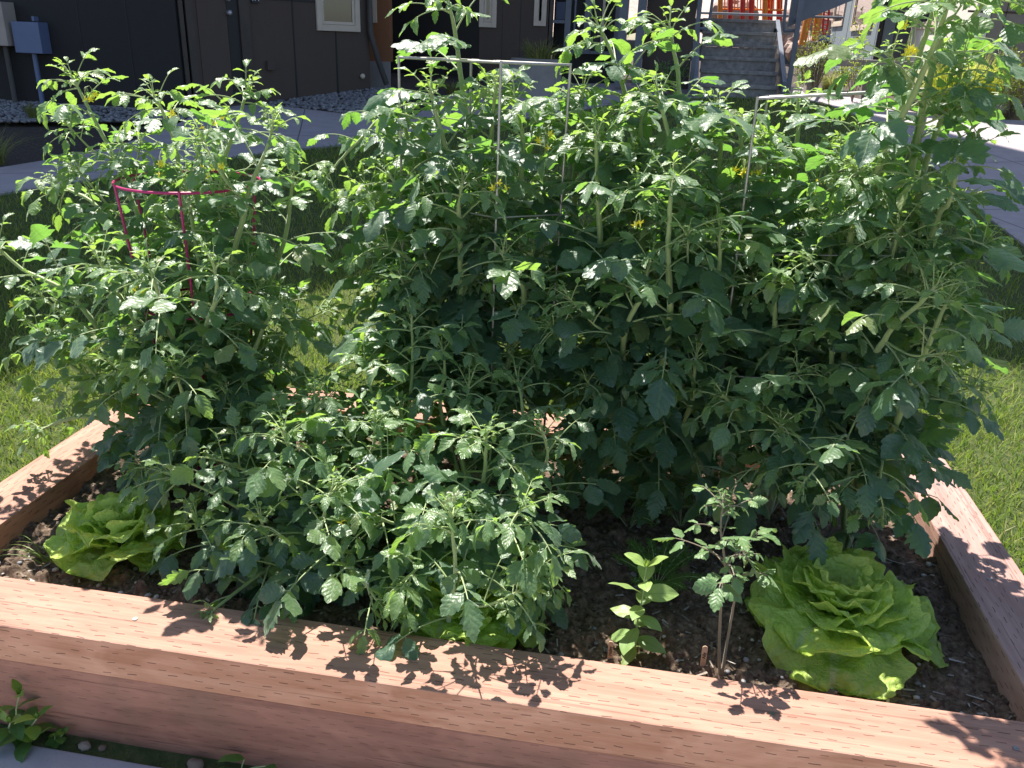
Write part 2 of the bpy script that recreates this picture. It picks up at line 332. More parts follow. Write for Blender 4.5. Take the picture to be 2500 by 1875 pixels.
M_BOXB = simple('blue_grey_box', (.13, .17, .30), .5, .06); M_BOXT = simple('beige_box', (.40, .34, .30), .6, .06); M_PIPE = simple('dark_pipe', (.06, .055, .055), .5); M_STICK = simple('craft_stick', (.58, .40, .26), .7, .2, 60); M_INK = simple('ink', (.015, .012, .012), .6, 0); M_WHITE = simple('white_paint', (.8, .8, .8), .5, 0); M_SCREW = simple('screw_head', (.25, .24, .23), .4, .2, 300, metal=.8)
n = N('window_glass'); n.base((.02, .025, .03)); n.rough(.04); n.b.inputs['Specular IOR Level'].default_value = 1.0; n.b.inputs['Coat Weight'].default_value = .6; M_GLASS = n.m
M_ROOM = simple('interior_curtain', (.30, .22, .16), .8)

# ------------------------------------------------------------------ ground, paths, lawn
def sheet(name, poly, mat, dz, kind='structure', cut=.6, thick=0):
    bm = bmesh.new(); vs = [bm.verts.new((float(p[0]), float(p[1]), 0)) for p in poly]; bm.faces.new(vs)
    ys = [p[1] for p in poly]; y = math.ceil(min(ys)/cut)*cut
    cuts = [3.5, 9, 13, 40]
    for yc in cuts:
        if min(ys) < yc < max(ys): bmesh.ops.bisect_plane(bm, geom=bm.verts[:]+bm.edges[:]+bm.faces[:], plane_co=(0, yc, 0), plane_no=(0, 1, 0))
    bmesh.ops.triangulate(bm, faces=bm.faces[:])
    for v in bm.verts: v.co.z = float(T(v.co.y))+dz
    for f in bm.faces:
        f.normal_update()
        if f.normal.z < 0: f.normal_flip()
    if thick:
        r = bmesh.ops.extrude_face_region(bm, geom=bm.faces[:]); 
        for v in [g for g in r['geom'] if isinstance(g, bmesh.types.BMVert)]: v.co.z -= thick
        bmesh.ops.recalc_face_normals(bm, faces=bm.faces[:])
    o = from_bm(name, bm, mat); tag(o, kind=kind); return o
sheet('ground', [(-400, -60), (400, -60), (400, 400), (-400, 400)], M_MULCH, -.045)
near = [(-700, 700), (-300, 530), (0, 477), (253, 437), (500, 395), (753, 364), (922, 350), (1100, 325), (1300, 288), (1500, 256), (1700, 240), (1850, 238), (2007, 252), (2130, 300), (2220, 356), (2293, 423), (2401, 527), (2498, 601), (2750, 860)]
far = [(-700, 560), (-300, 465), (0, 413), (120, 393), (300, 355), (400, 320), (480, 280), (545, 262), (623, 254), (760, 270), (913, 290), (1010, 288), (1060, 250), (1120, 226), (1200, 216), (1560, 205), (1700, 203), (1950, 214), (2080, 240), (2250, 280), (2410, 293), (2500, 297), (2900, 312)]
NE = [G(*p)[:2] for p in near]; FA = [G(*p)[:2] for p in far]
sheet('path', NE+FA[::-1], M_PATH, .012, thick=.04)
NE = NE[:]; lawn_poly = NE[:-1]+[(3.4, 3.0), (3.4, -1.5), (0.95+.0, -1.5), (.95, 1.07), (-1.6, 1.07), (-1.6, -1.5), (-5, -1.5)]
def inpoly(x, y, poly):
    c = np.zeros(len(x), bool); n = len(poly)
    for i in range(n):
        x1, y1 = poly[i]; x2, y2 = poly[(i+1) % n]
        k = ((y1 > y) != (y2 > y)) & (x < (x2-x1)*(y-y1)/((y2-y1) if y2 != y1 else 1e-9)+x1); c ^= k
    return c
sheet('lawn_base', lawn_poly, M_TURF, -.004)
rng = np.random.default_rng(11)
def blades(name, x, y, z0, h, w, lean, mat, label=None, cat=None, rlo=0, rhi=1, kind='stuff', parent=None, origin=None, dirx=None):
    n = len(x); a = rng.random(n)*2*np.pi; dx, dy = np.cos(a), np.sin(a); b = rng.random(n)*2*np.pi
    lx = np.cos(b)*lean*h*(.3+rng.random(n)) if dirx is None else dirx[0]*lean*h; ly = np.sin(b)*lean*h*(.3+rng.random(n)) if dirx is None else dirx[1]*lean*h
    base = np.stack([x, y, z0], 1); W_ = np.stack([dx*w, dy*w, np.zeros(n)], 1); L1 = np.stack([lx*.28, ly*.28, h*.55], 1); L2 = np.stack([lx, ly, h*.95], 1)
    V = np.stack([base-W_, base+W_, base+L1+W_*.75, base+L1-W_*.75, base+L2+W_*.12, base+L2-W_*.12], 1).reshape(-1, 3)
    i = np.arange(n)[:, None]*6; F = np.concatenate([i+np.array([[0, 1, 2, 3]]), i+np.array([[3, 2, 4, 5]])], 0)
    r = np.repeat(rlo+(rhi-rlo)*rng.random(n), 6); ac = Acc(); ac.raw(V, F, 0., r); o = ac.build(name, mat, parent, origin=origin)
    return tag(o, label, cat, kind=kind)
gx, gy = [], []
for (x0, x1, y0, y1, dens) in [(-3.6, 3.2, 2.3, 3.4, 5200), (.9, 3.2, .6, 2.3, 6000), (-3.6, -1.5, .9, 2.3, 5000), (-4.2, 3.2, 3.4, 4.8, 3300), (-5.5, 3.8, 4.8, 8.5, 1300), (-5, 3.8, 8.5, 13.5, 600)]:
    k = int((x1-x0)*(y1-y0)*dens); gx.append(x0+(x1-x0)*rng.random(k)); gy.append(y0+(y1-y0)*rng.random(k))
gx = np.concatenate(gx); gy = np.concatenate(gy)
ok = inpoly(gx, gy, lawn_poly) & ~((gx > -1.56) & (gx < .93) & (gy > 1.0) & (gy < 2.38)); gx, gy = gx[ok], gy[ok]
clump = fbm(gx*3, gy*3); h = (.022+.03*rng.random(len(gx)))*(.6+clump)
blades('lawn', gx, gy, T(gy)-.005, h, .0016+.0009*rng.random(len(gx))+.0004*np.maximum(gy-4, 0), .9, M_BLADE)
bpy.data.objects['lawn'].name = 'lawn_grass'
ex = np.concatenate([.912+.05*rng.random(2600)**1.5, -1.532-.05*rng.random(2000)**1.5, -1.5+2.4*rng.random(2600)]); ey = np.concatenate([.7+1.7*rng.random(2600), .9+1.5*rng.random(2000), 2.368+.06*rng.random(2600)**1.5])
blades('edge_grass', ex, ey, T(ey)-.005, (.03+.06*rng.random(len(ex)))*(.5+fbm(ex*9, ey*9)), .0015, 1.0, M_BLADE)
# small dandelion-like specks and clover heads in the lawn
for (u, v) in [(2395, 655), (145, 488), (2425, 840), (860, 700)]:
    g = G(u, v); ac = Acc(); th = np.linspace(0, 2*np.pi, 7); 
    for k in range(7):
        d = np.array([math.cos(k*.9), math.sin(k*.9), .35]); s_ = np.array([-d[1], d[0], 0])*.004
        ac.grid(np.stack([np.stack([g+[0, 0, .03]-s_, g+[0, 0, .03]+s_]), np.stack([g+[0, 0, .03]+d*.012-s_, g+[0, 0, .03]+d*.012+s_])]))
    o = ac.build('lawn_flower', M_YEL, origin=g)
    tag(o, {2395: 'tiny yellow flower in the shaded lawn beside the right path', 145: 'tiny yellow flower in the dark lawn at the far left', 2425: 'tiny yellow flower where the right lawn turns sunny', 860: 'tiny yellow flower at the sunny lawn edge between two tomato plants'}[u], 'flower', 'small yellow lawn flowers')
pv = box('pavement', (-9, -7, -.12), (6, 1.092, 0), M_PAVE, bevel=.004); tag(pv, kind='structure')  # extended unseen behind the camera to bounce sunlight onto the front timber
sheet('dirt_strip', [(-3, 1.06), (1.2, 1.06), (1.2, 1.20), (-3, 1.20)], M_SOIL, -.018)

_ico = bmesh.new(); bmesh.ops.create_icosphere(_ico, subdivisions=1, radius=1); _iv = np.array([v.co[:] for v in _ico.verts]); _if = np.array([[v.index for v in f.verts] for f in _ico.faces]); _ico.free()
_ico = bmesh.new(); bmesh.ops.create_icosphere(_ico, subdivisions=3, radius=1); _iv3 = np.array([v.co[:] for v in _ico.verts]); _if3 = np.array([[v.index for v in f.verts] for f in _ico.faces]); _ico.free()
def stones(name, pts, size, mat, kind='stuff', label=None, cat=None, flat=.6, rlo=0, rhi=1):
    ac = Acc()
    for p in pts:
        s = size*(.5+rng.random()); q = _iv*(1+.25*(rng.random((len(_iv), 1))-.5))*np.array([s, s*(.6+.4*rng.random()), s*flat])
        a = rng.random()*6.3; R_ = np.array([[math.cos(a), -math.sin(a), 0], [math.sin(a), math.cos(a), 0], [0, 0, 1]]); ac.raw(q@R_.T+p, _if, 0., rlo+(rhi-rlo)*rng.random())
    o = ac.build(name, mat, smooth=True); return tag(o, label, cat, kind=kind)
# river-stone strips beside the brown building
def fill(poly, n_):
    P_ = np.array(poly); lo, hi = P_.min(0), P_.max(0); x = lo[0]+(hi[0]-lo[0])*rng.random(n_*6); y = lo[1]+(hi[1]-lo[1])*rng.random(n_*6); k = inpoly(x, y, poly); return x[k][:n_], y[k][:n_]
gp = [G(*p)[:2] for p in [(628, 256), (760, 268), (913, 288), (1000, 288), (960, 215), (880, 220)]]
sheet('gravel_bed', gp, M_MULCH, .004); x, y = fill(gp, 1500); stones('river_stones', np.stack([x, y, T(y)+.012], 1), .024, M_STONE, rlo=0, rhi=.55)
gp = [G(*p)[:2] for p in [(-60, 243), (0, 246), (455, 276), (490, 280), (440, 296), (300, 300), (0, 300), (-60, 300)]]
sheet('gravel_bed', gp, M_MULCH, .004); x, y = fill(gp, 1500); stones('river_stones', np.stack([x, y, T(y)+.012], 1), .024, M_STONE, rlo=0, rhi=.55)

# ------------------------------------------------------------------ raised bed
X0, X1, X2, X3 = -1.529, -1.391, .768, .909; Y0, Y1, Y2, Y3 = 1.1295, 1.2695, 2.228, 2.366; ZT = .25; ZM = .166; SOIL = .182
bed = empty('raised_garden_bed', (-.31, 1.75, 0), 'long timber raised bed with pinkish incised beams around the tomato plants', 'planter')
def beam(a, b, mat, name='timber', label=None):
    a = Vector(a); b = Vector(b); c = (a+b)/2; s = b-a; bm = bmesh.new()
    if s.y > s.x: bm_box(bm, (-s.y/2, -s.x/2, -s.z/2), (s.y/2, s.x/2, s.z/2), .0035)
    else: bm_box(bm, -s/2, s/2, .0035)
    o = from_bm(name, bm, mat); o.location = c
    if s.y > s.x: o.rotation_euler.z = math.pi/2
    parent_at(o, bed)
    if label: o['label'] = label
    return o
beam((X0, Y0, ZM+.001), (X3, Y1, ZT), M_W1, label='sunlit pinkish cap timber along the front, with a fresh orange face brightened against its shade')
beam((X0, Y1+.001, ZM+.001), (X1, Y3, ZT), M_W1, label='left cap timber dotted with leaf shadows')
beam((X2, Y1+.001, ZM+.001), (X3, Y3, ZT), M_W4, label='right cap timber, mostly shaded, its shade toned into the colour')
beam((X1+.001, Y2, ZM+.001), (X2-.001, Y3, ZT), M_W1, label='back cap timber half hidden by the plants')
beam((X0+.002, Y0+.003, -.06), (X3-.002, Y0+.09, ZM), M_W3, label='weathered red-brown lower timber of the front')
beam((X0+.002, Y0+.091, -.06), (X0+.09, Y3-.002, ZM), M_W3); beam((X3-.09, Y0+.091, -.06), (X3-.002, Y3-.002, ZM), M_W3); beam((X0+.091, Y3-.09, -.06), (X3-.091, Y3-.002, ZM), M_W3)
for (u, v) in [(330, 1512), (1885, 1743), (2480, 1828), (2290, 1183), (2415, 1415)]:
    p = Zp(u, v, ZT); bm = bmesh.new(); bmesh.ops.create_cone(bm, cap_ends=True, segments=14, radius1=.0055, radius2=.005, depth=.002, matrix=Matrix.Translation((p[0], p[1], ZT+.0008)))
    bm_box(bm, (p[0]-.004, p[1]-.0008, ZT+.0018), (p[0]+.004, p[1]+.0008, ZT+.0022)); o = from_bm('screw', bm, M_SCREW); parent_at(o, bed)
# soil
nx, ny = 620, 290; xs = np.linspace(X1-.05, X2+.05, nx); ys = np.linspace(Y1-.05, Y2+.05, ny); XX, YY = np.meshgrid(xs, ys, indexing='ij')
def soil_z(x, y): return SOIL-.012+.045*(fbm(x*5, y*5, 3)-.45)+.034*np.maximum(fbm(x*30+9, y*30, 3)-.40, 0)*2+.012*fbm(x*95, y*95, 3)
ac = Acc(); ac.grid(np.stack([XX, YY, soil_z(XX, YY)], -1)); so_ = ac.build('soil', M_SOIL); tag(so_, kind='structure')
k = 3200; x = X1+(X2-X1)*rng.random(k); y = Y1+(Y2-Y1)*rng.random(k)**1.3; z = soil_z(x, y)
stones('soil_crumbs', np.stack([x, y, z+.001], 1), .0042, M_CHIP, flat=.8, rlo=0, rhi=.75)
k = 260; x = X1+(X2-X1)*rng.random(k); y = Y1+(Y2-Y1)*rng.random(k)**1.3
stones('soil_pebbles', np.stack([x, y, soil_z(x, y)+.003], 1), .006, M_STONE, flat=.6, rlo=.2, rhi=1)
ac = Acc(); k = 1500
for i in range(k):
    px = X1+(X2-X1)*rng.random(); py = Y1+(Y2-Y1)*rng.random()**1.3; pz = float(soil_z(px, py))+.003; a = rng.random()*6.3; L = .004+.012*rng.random(); w_ = .0015+.002*rng.random()
    d = np.array([math.cos(a), math.sin(a), .5*(rng.random()-.5)]); s_ = np.array([-d[1], d[0], .6*(rng.random()-.5)]); c0 = np.array([px, py, pz])
    ac.grid(np.stack([np.stack([c0-d*L-s_*w_, c0-d*L+s_*w_]), np.stack([c0+d*L-s_*w_*.6, c0+d*L+s_*w_*.6])]), rnd=.2+.8*rng.random())
o = ac.build('bark_chips', M_CHIP, smooth=False); tag(o, kind='stuff')
# stones and litter between bed and pavement
x = -1.6+2.4*rng.random(240); y = 1.096+.03*rng.random(240); stones('strip_pebbles', np.stack([x, y, np.full(240, -.014)], 1), .0045, M_CHIP, rlo=.1, rhi=.9)
for i, (u, v, s, lab) in enumerate([(207, 1822, .012, 'pale chunky stone in the dirt strip beside the leafy weed'), (478, 1868, .016, 'grey rounded stone left of the broad-leaved seedling'), (250, 1826, .008, 'small dark stone right of the pale chunky stone')]):
    p = Zp(u, v, .0); ac = Acc(); nz = fbm(_iv3[:, 0]*2+i*5+9, _iv3[:, 1]*2+_iv3[:, 2]+9, 3)[:, None]; ac.raw(_iv3*(.8+.5*nz)*np.array([s, s*.8, s*.75]), _if3, 0., .75-.15*i); o = ac.build('stone', M_CHIP, origin=None); o.location = p.tolist(); tag(o, lab, 'stone')
p = Zp(1628, 1602, SOIL-.005); ac = Acc(); ac.raw(_iv3*np.array([.0085, .005, .0045]), _if3, 0., .9); o = ac.build('stone', M_STONE); o.location = p.tolist(); tag(o, 'smooth pale bluish pebble on the soil between the two craft sticks', 'stone')

# ------------------------------------------------------------------ leaves
def leaflet(rng, nl=4, deep=.3, wide=.6, bend=.8, fold=.25, nu=20, tipcurl=.0, wave=.04, nv=7, crin=.06):
    """unit leaflet: length 1 along +y, normal +z; lobed margin, crinkled blade, drooping tip"""
    u = np.linspace(0, 1, nu); v = np.array([-1, -.72, -.36, 0, .36, .72, 1.]) if nv == 7 else np.array([-1, -.55, 0, .55, 1.]); U, V = np.meshgrid(u, v, indexing='ij')
    env = np.maximum(U, 1e-4)**(.42+.2*rng.random())*np.maximum(1-U, 1e-4)**(.75+.25*rng.random()); env /= env.max()
    pL, pR = rng.random()*.6, rng.random()*.6; nL, nR = nl*(.9+.25*rng.random()), nl*(.9+.25*rng.random())
    ph = np.where(V < 0, U*nL+pL, U*nR+pR); fr = ph-np.floor(ph); lob = np.where(fr < .72, (fr/.72)**.6, ((1-fr)/.28)**.8)       # teeth lean toward the tip
    cut = rng.random(12)[np.clip((ph+(V > 0)*6).astype(int), 0, 11)]; dd = deep*(1-.5*U)*(.45+1.0*cut); e = np.minimum(1, np.abs(V)**1.6)
    half = .5*wide*env*(1-dd*(1-lob)*e)
    x = half*V; y = U+.13*np.abs(V)*env*(1-U)*(.4+lob*.8)+.04*(lob-.5)*e*env*(deep > 0)
    s0 = rng.random()*50; q = crin*(fbm(x*5+s0+20, y*5+s0+20, 3)-.42)*np.minimum(1, np.abs(V)*3)*(deep > 0)+.010*np.abs(np.sin(np.pi*(U*nl-np.abs(V))))*(np.abs(V) > .1)*(deep > 0)
    z = fold*np.abs(x)+q+wave*np.sin(U*(6+6*rng.random())+rng.random()*6+V*2)*np.abs(V)**2*env-(1.6*rng.random()-.3)*x*x
    k = bend*(.4+1.0*rng.random())+1e-3; th = k*y+tipcurl*y**3
    cy = np.sin(th)/k; cz = -(1-np.cos(th))/k
    Y_ = cy+z*np.sin(th); Z_ = cz+z*np.cos(th); tw = (rng.random()-.5)*1.0*y; X2_ = x*np.cos(tw); Z_ = Z_+x*np.sin(tw)
    return np.stack([X2_, Y_, Z_], -1), np.stack([U, (V+1)/2], -1)
def fam(seed, n_, **kw):
    r = np.random.default_rng(seed); return [leaflet(r, **{k: (v(r) if callable(v) else v) for k, v in kw.items()}) for _ in range(n_)]
LF_BIG = fam(1, 44, nl=lambda r: 3.5+r.integers(0, 3), deep=lambda r: .30+.35*r.random(), wide=lambda r: .60+.20*r.random(), bend=lambda r: .15+.65*r.random(), fold=lambda r: -.15+.45*r.random())
LF_SIDE = fam(2, 44, nl=lambda r: 3+r.integers(0, 3), deep=lambda r: .16+.34*r.random(), wide=lambda r: .64+.2*r.random(), bend=lambda r: .15+.6*r.random(), fold=lambda r: -.1+.5*r.random())
LF_MINI = fam(3, 10, nl=2, deep=.1, wide=.75, bend=.5, fold=.1, nu=7, nv=5)
LF_YNG = fam(4, 14, nl=4, deep=.5, wide=.52, bend=lambda r: .3+.7*r.random(), fold=.5, nu=13, nv=5)
LF_ELL = fam(5, 14, nl=1, deep=.0, wide=.42, bend=lambda r: .3+.8*r.random(), fold=.25, nu=13, wave=.02, nv=5)
def put(ac, lf, o, d, nrm, L, age, rnd, mat=0, wsc=1.):
    Pt, uv = lf; Yv = unit(d); Xv = unit(np.cross(Yv, nrm)); Zv = np.cross(Xv, Yv)
    M3 = np.stack([Xv*wsc, Yv, Zv], 0)*L
    ac.grid(Pt @ M3 + o, uv, age, rnd, mat)
def compound(ac, rng, o, d, L, age, size=1., droop=1., stem_mat_i=1, pairs=None, rnd=None, young=False):
    """tomato leaf: arching rachis, large toothed leaflets in pairs with tiny ones between"""
    d = unit(d); n_ = 9; pts = [np.array(o)]; dirs = [d]; cur = d.copy(); side0 = unit(np.cross(d, [0, 0, 1])+1e-6)
    wob = (rng.random()-.5)*.25
    for i in range(n_-1):
        cur = unit(cur+np.array([0, 0, -.052*droop*(1+i*.07)])+side0*wob*.12); pts.append(pts[-1]+cur*L/(n_-1)); dirs.append(cur)
    pts = np.array(pts); r0 = .0011+.0075*L*size; ac.tube(pts, np.linspace(r0, r0*.45, n_), 5, age, stem_mat_i)
    if rnd is None: rnd = rng.random()
    pairs = pairs if pairs is not None else (3 if L > .17 else 2)
    big = L*(.45+.09*rng.random())*size
    def at(t):
        f = t*(n_-1); i = min(n_-2, int(f)); return pts[i]*(1-f+i)+pts[i+1]*(f-i), dirs[i]
    up_of = lambda dd: unit(np.cross(unit(np.cross(dd, [0, 0, 1])+1e-6), dd)+.30*rng.normal(size=3))
    fb = LF_YNG if young else LF_BIG; fs = LF_YNG if young else LF_SIDE
    p, dd = at(1); up = up_of(dd); put(ac, fb[rng.integers(len(fb))], p-dd*.01*L, unit(dd+[0, 0, -(.04+.40*rng.random())*droop]+.12*rng.normal(size=3)), up, big, age, rnd)
    ts = np.linspace(.84, .30, pairs)
    for k, t in enumerate(ts):
        s_ = big*(.88-.16*k)*(.85+.25*rng.random())
        for sg in (-1, 1):
            if rng.random() < .06: continue
            p, dd = at(t+.03*sg*rng.random()); sv = unit(np.cross(dd, [0, 0, 1])+1e-6)*sg; ld = unit(sv*.95+dd*(.45+.2*rng.random())+np.array([0, 0, -.10*droop])+.16*rng.normal(size=3))
            pe = p+ld*.10*s_; ac.tube(np.array([p, pe+ld*.04*s_]), [r0*.45, r0*.3], 4, age, stem_mat_i)
            put(ac, fs[rng.integers(len(fs))], pe, unit(ld+[0, 0, -(.02+.28*rng.random())*droop]), up_of(ld), s_, age, min(1, rnd+.25*(rng.random()-.5)))
            if rng.random() < .55 and L > .1:
                p2, d2 = at(min(.97, t-.09)); put(ac, LF_MINI[rng.integers(10)], p2, unit(sv+d2*.2+.3*rng.normal(size=3)), up_of(sv), s_*.3, age, rnd)
SUNW = unit([sd.x, sd.y, sd.z])
def tip(ac, rng, p, d, scale=1.):
    """growing tip: tight whorl of small bright leaves and fuzzy shoots"""
    d = unit(d)
    for k in range(9):
        a = k*2.4+rng.random(); e1 = unit(np.cross(d, [.3, .9, .2])); e2 = np.cross(d, e1); out = e1*math.cos(a)+e2*math.sin(a)
        f = k/8.; L = (.10-.07*f)*scale*(.8+.4*rng.random()); dd = unit(out*(1.1-.9*f)+d*(.35+.9*f))
        compound(ac, rng, p-d*(.03*(1-f))*scale, dd, L, .5+.5*f, size=1.15, droop=1.5-1.2*f, pairs=2, young=True)
class Plant:
    def __init__(s, seed, base, name, label, leafL=.20, mats=None, group='tomato plants in the raised bed', cat='plant', pname='tomato_plant', agemin=0., r0=.0065):
        s.rng = np.random.default_rng(seed); s.base = np.array(base, float); s.root = empty(pname, base, label, cat, group); s.st = Acc(); s.fo = Acc(); s.leafL = leafL*.82; s.mats = mats or (M_TOM, M_STEM); s.agemin = agemin; s.r0 = r0; s.nodes = []
    def stem(s, pts, r0=None, rt=None, leaf=1., start=.12, node=.040, tipk=1., side=True, leafL=None, phase=None, droop=1., kids=.20, flat=None):
        rng = s.rng; pts = np.array([p if isinstance(p, list) else PD(*p) for p in pts]); C = spline(pts); n_ = len(C); r0 = r0 or s.r0
        C = C+np.cumsum(rng.normal(size=C.shape)*.0007, axis=0)*np.linspace(0, 1, n_)[:, None]
        seg = np.linalg.norm(np.diff(C, axis=0), axis=1); S = np.concatenate([[0], np.cumsum(seg)]); Lt = S[-1]
        rt = rt or r0*.42; rad = rt+(r0-rt)*np.clip((Lt-S)/.28, 0, 1)**.7; age = np.clip(1-(Lt-S)/.45, 0, 1)
        rad = rad*(1+.05*np.sin(S*80))
        s.st.tube(C, rad, 8, float(age.mean())*.8+.1, 0)
        t_ = np.gradient(C, axis=0); t_ /= np.linalg.norm(t_, axis=1)[:, None]+1e-9
        ph = rng.random()*6.3 if phase is None else phase; q = start+rng.random()*node; LL = leafL or s.leafL
        while q < Lt-.015:
            i = min(n_-1, int(np.searchsorted(S, q))); d = t_[i]; p = C[i]; rem = Lt-q
            ph += 2.4+.5*(rng.random()-.5); e1 = unit(np.cross(d, [.21, .4, .3])); e2 = np.cross(d, e1); out = e1*math.cos(ph)+e2*math.sin(ph)
            k = np.clip(.42+rem/.22, .4, 1.05)*leaf
            ag = float(np.clip(.85-rem/.22, s.agemin, 1))
            dd = unit(out*(.95)+d*(.30+.45*math.exp(-rem/.1))+np.array([0, 0, .22+.25*rng.random()]))
            if (out[2] < -.75): q += node*.5; continue
            compound(s.fo, rng, p+out*rad[i]*.5, dd, LL*k*(.8+.4*rng.random()), ag, droop=droop*(.7+1.1*rng.random()))
            if side and rng.random() < kids and rem > .18 and q > .2:
                o2 = unit(out+.5*rng.normal(size=3)*.5+np.array([0, 0, .5])); LK = .10+.12*rng.random(); p3 = p+o2*LK+np.array([0, 0, .03]); mid = p+o2*LK*.5+np.array([0, 0, -.004])
                s.stem([p.tolist(), mid.tolist(), p3.tolist()], r0=.0032, rt=.0016, leaf=.78, start=.04, node=.045, tipk=.75, side=False, leafL=LL)
            s.nodes.append((p, out, rem)); q += node*(.75+.5*rng.random())
        if tipk: tip(s.fo, rng, C[-1], unit(t_[-1]+[0, 0, .3]), tipk)
        return C
    def flower(s, p, n_=4, label=None):
        """hanging truss of yellow star flowers and green buds"""
        rng = s.rng; p = np.array(p, float); ac = Acc()
        for k in range(n_):
            o = p+rng.normal(size=3)*.011; ctr = p+np.array([0, 0, .028]); ac.tube(np.array([ctr, (ctr+o)/2+[0, 0, .012], o]), .0007, 4, .6, 1)
            d = unit(rng.normal(size=3)*.6+np.array([-.1, -.7, -.5])); e1 = unit(np.cross(d, [0, .1, 1])); e2 = np.cross(d, e1)
            if k % 3 == 2:
                ac.tube(np.array([o, o+d*.004, o+d*.008, o+d*.013]), [.001, .0024, .002, .0004], 6, .8, 1); continue
            for j in range(6):
                a = j*1.047; out = e1*math.cos(a)+e2*math.sin(a); put(ac, LF_ELL[j], o, unit(out-d*.1), d, .0115, 1, .5, 0, .9)
            ac.tube(np.array([o, o+d*.004, o+d*.009]), [.0022, .002, .0006], 6, 1., 0)
        ob = ac.build('flower', [M_YEL, M_STEM], s.root, origin=p); 
        return ob
    def fruit(s, p, r=.016):
        p = np.array(p, float); ac = Acc(); th = np.linspace(0, np.pi, 11); an = np.linspace(0, 2*np.pi, 16, endpoint=False)
        TH, AN = np.meshgrid(th, an, indexing='ij'); rr = r*(1+.03*np.cos(AN*5)); ac.grid(np.stack([rr*np.sin(TH)*np.cos(AN), rr*np.sin(TH)*np.sin(AN), r*.92*np.cos(TH)-.12*r*np.exp(-TH*3)], -1)+p, closed=True)
        for j in range(5):
            a = j*1.257; put(ac, LF_ELL[j], p+[0, 0, r*.86], unit([math.cos(a), math.sin(a), -.1]), [0, 0, 1], r*.95, .3, .5, 1, .7)
        ac.tube(np.array([p+[0, 0, r*.85], p+[0, .004, r*1.6], p+[0, .01, r*2.4]]), .0012, 5, .4, 1)
        return ac.build('fruit', [M_FRUIT, M_STEM], s.root, origin=p)
    def done(s):
        st = s.st.build('stem', s.mats[1], s.root, origin=s.base); s.fo.build('foliage', [s.mats[0], s.mats[1]], s.root, origin=s.base)

DETAIL_ON = True
bz = lambda x, y: [x, y, SOIL-.02]
# ---- A: tomato in the magenta ring cage, left
bA = bz(-1.06, 1.90)
A = Plant(101, bA, 'A', 'bushy silvery-leaved tomato plant growing through the magenta ring cage', leafL=.17)
for pts in [
    [bA, (395, 850, 1.80), (300, 700, 1.70), (250, 615, 1.66), (225, 565, 1.64)],
    [bA, (350, 600, 1.95), (255, 360, 2.0), (200, 245, 2.0), (160, 165, 2.0)],
    [bA, (410, 560, 1.92), (378, 340, 1.92), (345, 240, 1.92), (325, 205, 1.92)],
    [bA, (470, 600, 1.92), (478, 370, 1.9), (512, 250, 1.9), (528, 195, 1.9)],
    [bA, (500, 640, 1.86), (530, 440, 1.8), (573, 330, 1.8), (588, 272, 1.8)],
    [bA, (300, 820, 1.80), (170, 640, 1.78), (60, 570, 1.78), (0, 510, 1.78)],
    [bA, (280, 860, 1.76), (150, 790, 1.72), (75, 710, 1.70)],
    [bA, (330, 620, 2.0), (210, 450, 2.05), (120, 400, 2.08)],
    [bA, (380, 740, 1.72), (345, 640, 1.62), (325, 580, 1.60)],
    [bA, (450, 760, 1.72), (475, 640, 1.62), (470, 570, 1.60)],
    [bA, (400, 900, 1.72), (330, 850, 1.62), (250, 790, 1.56)],
    [bA, (440, 560, 2.05), (430, 420, 2.1), (420, 330, 2.1)],
    [bA, (420, 940, 1.70), (400, 860, 1.60), (380, 800, 1.57)],
    [bA, (420, 500, 1.85), (410, 420, 1.84), (400, 380, 1.84)],
    [bA, (520, 860, 1.80), (560, 720, 1.76), (600, 650, 1.76)],
    [bA, (360, 900, 1.76), (250, 860, 1.64), (190, 800, 1.60)],
    [bA, (560, 700, 1.95), (620, 500, 1.98), (640, 380, 1.98)],
    ]: A.stem(pts)
A.stem([bA, (300, 940, 1.80), (190, 900, 1.72), (85, 930, 1.70)], leaf=.7, tipk=.6, kids=.1)
for (u, v, Y) in [(187, 215, 1.97), (455, 268, 1.85), (468, 362, 1.76), (352, 352, 1.82), (372, 255, 1.9), (305, 622, 1.6), (50, 662, 1.72), (430, 372, 1.8)]: A.flower(PD(u, v, Y), 4)
A.fruit(PD(500, 882, 1.78), .013); A.fruit(PD(517, 874, 1.79), .011)
A.done()

# ---- B: low sprawling tomato front left of centre, hanging over the front timber
bB = bz(-.70, 1.66)
B = Plant(102, bB, 'B', 'low sprawling tomato plant whose leaves hang over the front timber', leafL=.185, r0=.005)
for pts in [
    [bB, (664, 1100, 1.50), (640, 1000, 1.46), (618, 935, 1.43)],
    [bB, (610, 1200, 1.45), (575, 1160, 1.38), (560, 1125, 1.35)],
    [bB, (700, 1160, 1.42), (760, 1225, 1.34), (815, 1300, 1.28)],
    [bB, (620, 1100, 1.55), (540, 1030, 1.50), (470, 1000, 1.48)],
    [bB, (740, 1050, 1.62), (700, 920, 1.62), (680, 840, 1.62)],
    [bB, (560, 1120, 1.5), (450, 1060, 1.46), (360, 1020, 1.46)],
    [bB, (700, 1060, 1.60), (790, 980, 1.55), (800, 900, 1.55)],
    [bB, (580, 1000, 1.68), (520, 920, 1.66), (500, 860, 1.66)],
    [bB, (640, 1060, 1.62), (610, 950, 1.66), (600, 880, 1.68)],
    [bB, (760, 1080, 1.58), (860, 960, 1.62), (860, 880, 1.64)],
    [bB, (540, 1180, 1.5), (450, 1150, 1.42), (420, 1120, 1.40)],
    [bB, (690, 1180, 1.45), (700, 1120, 1.36), (720, 1060, 1.35)],
    ]: B.stem(pts, start=.1)
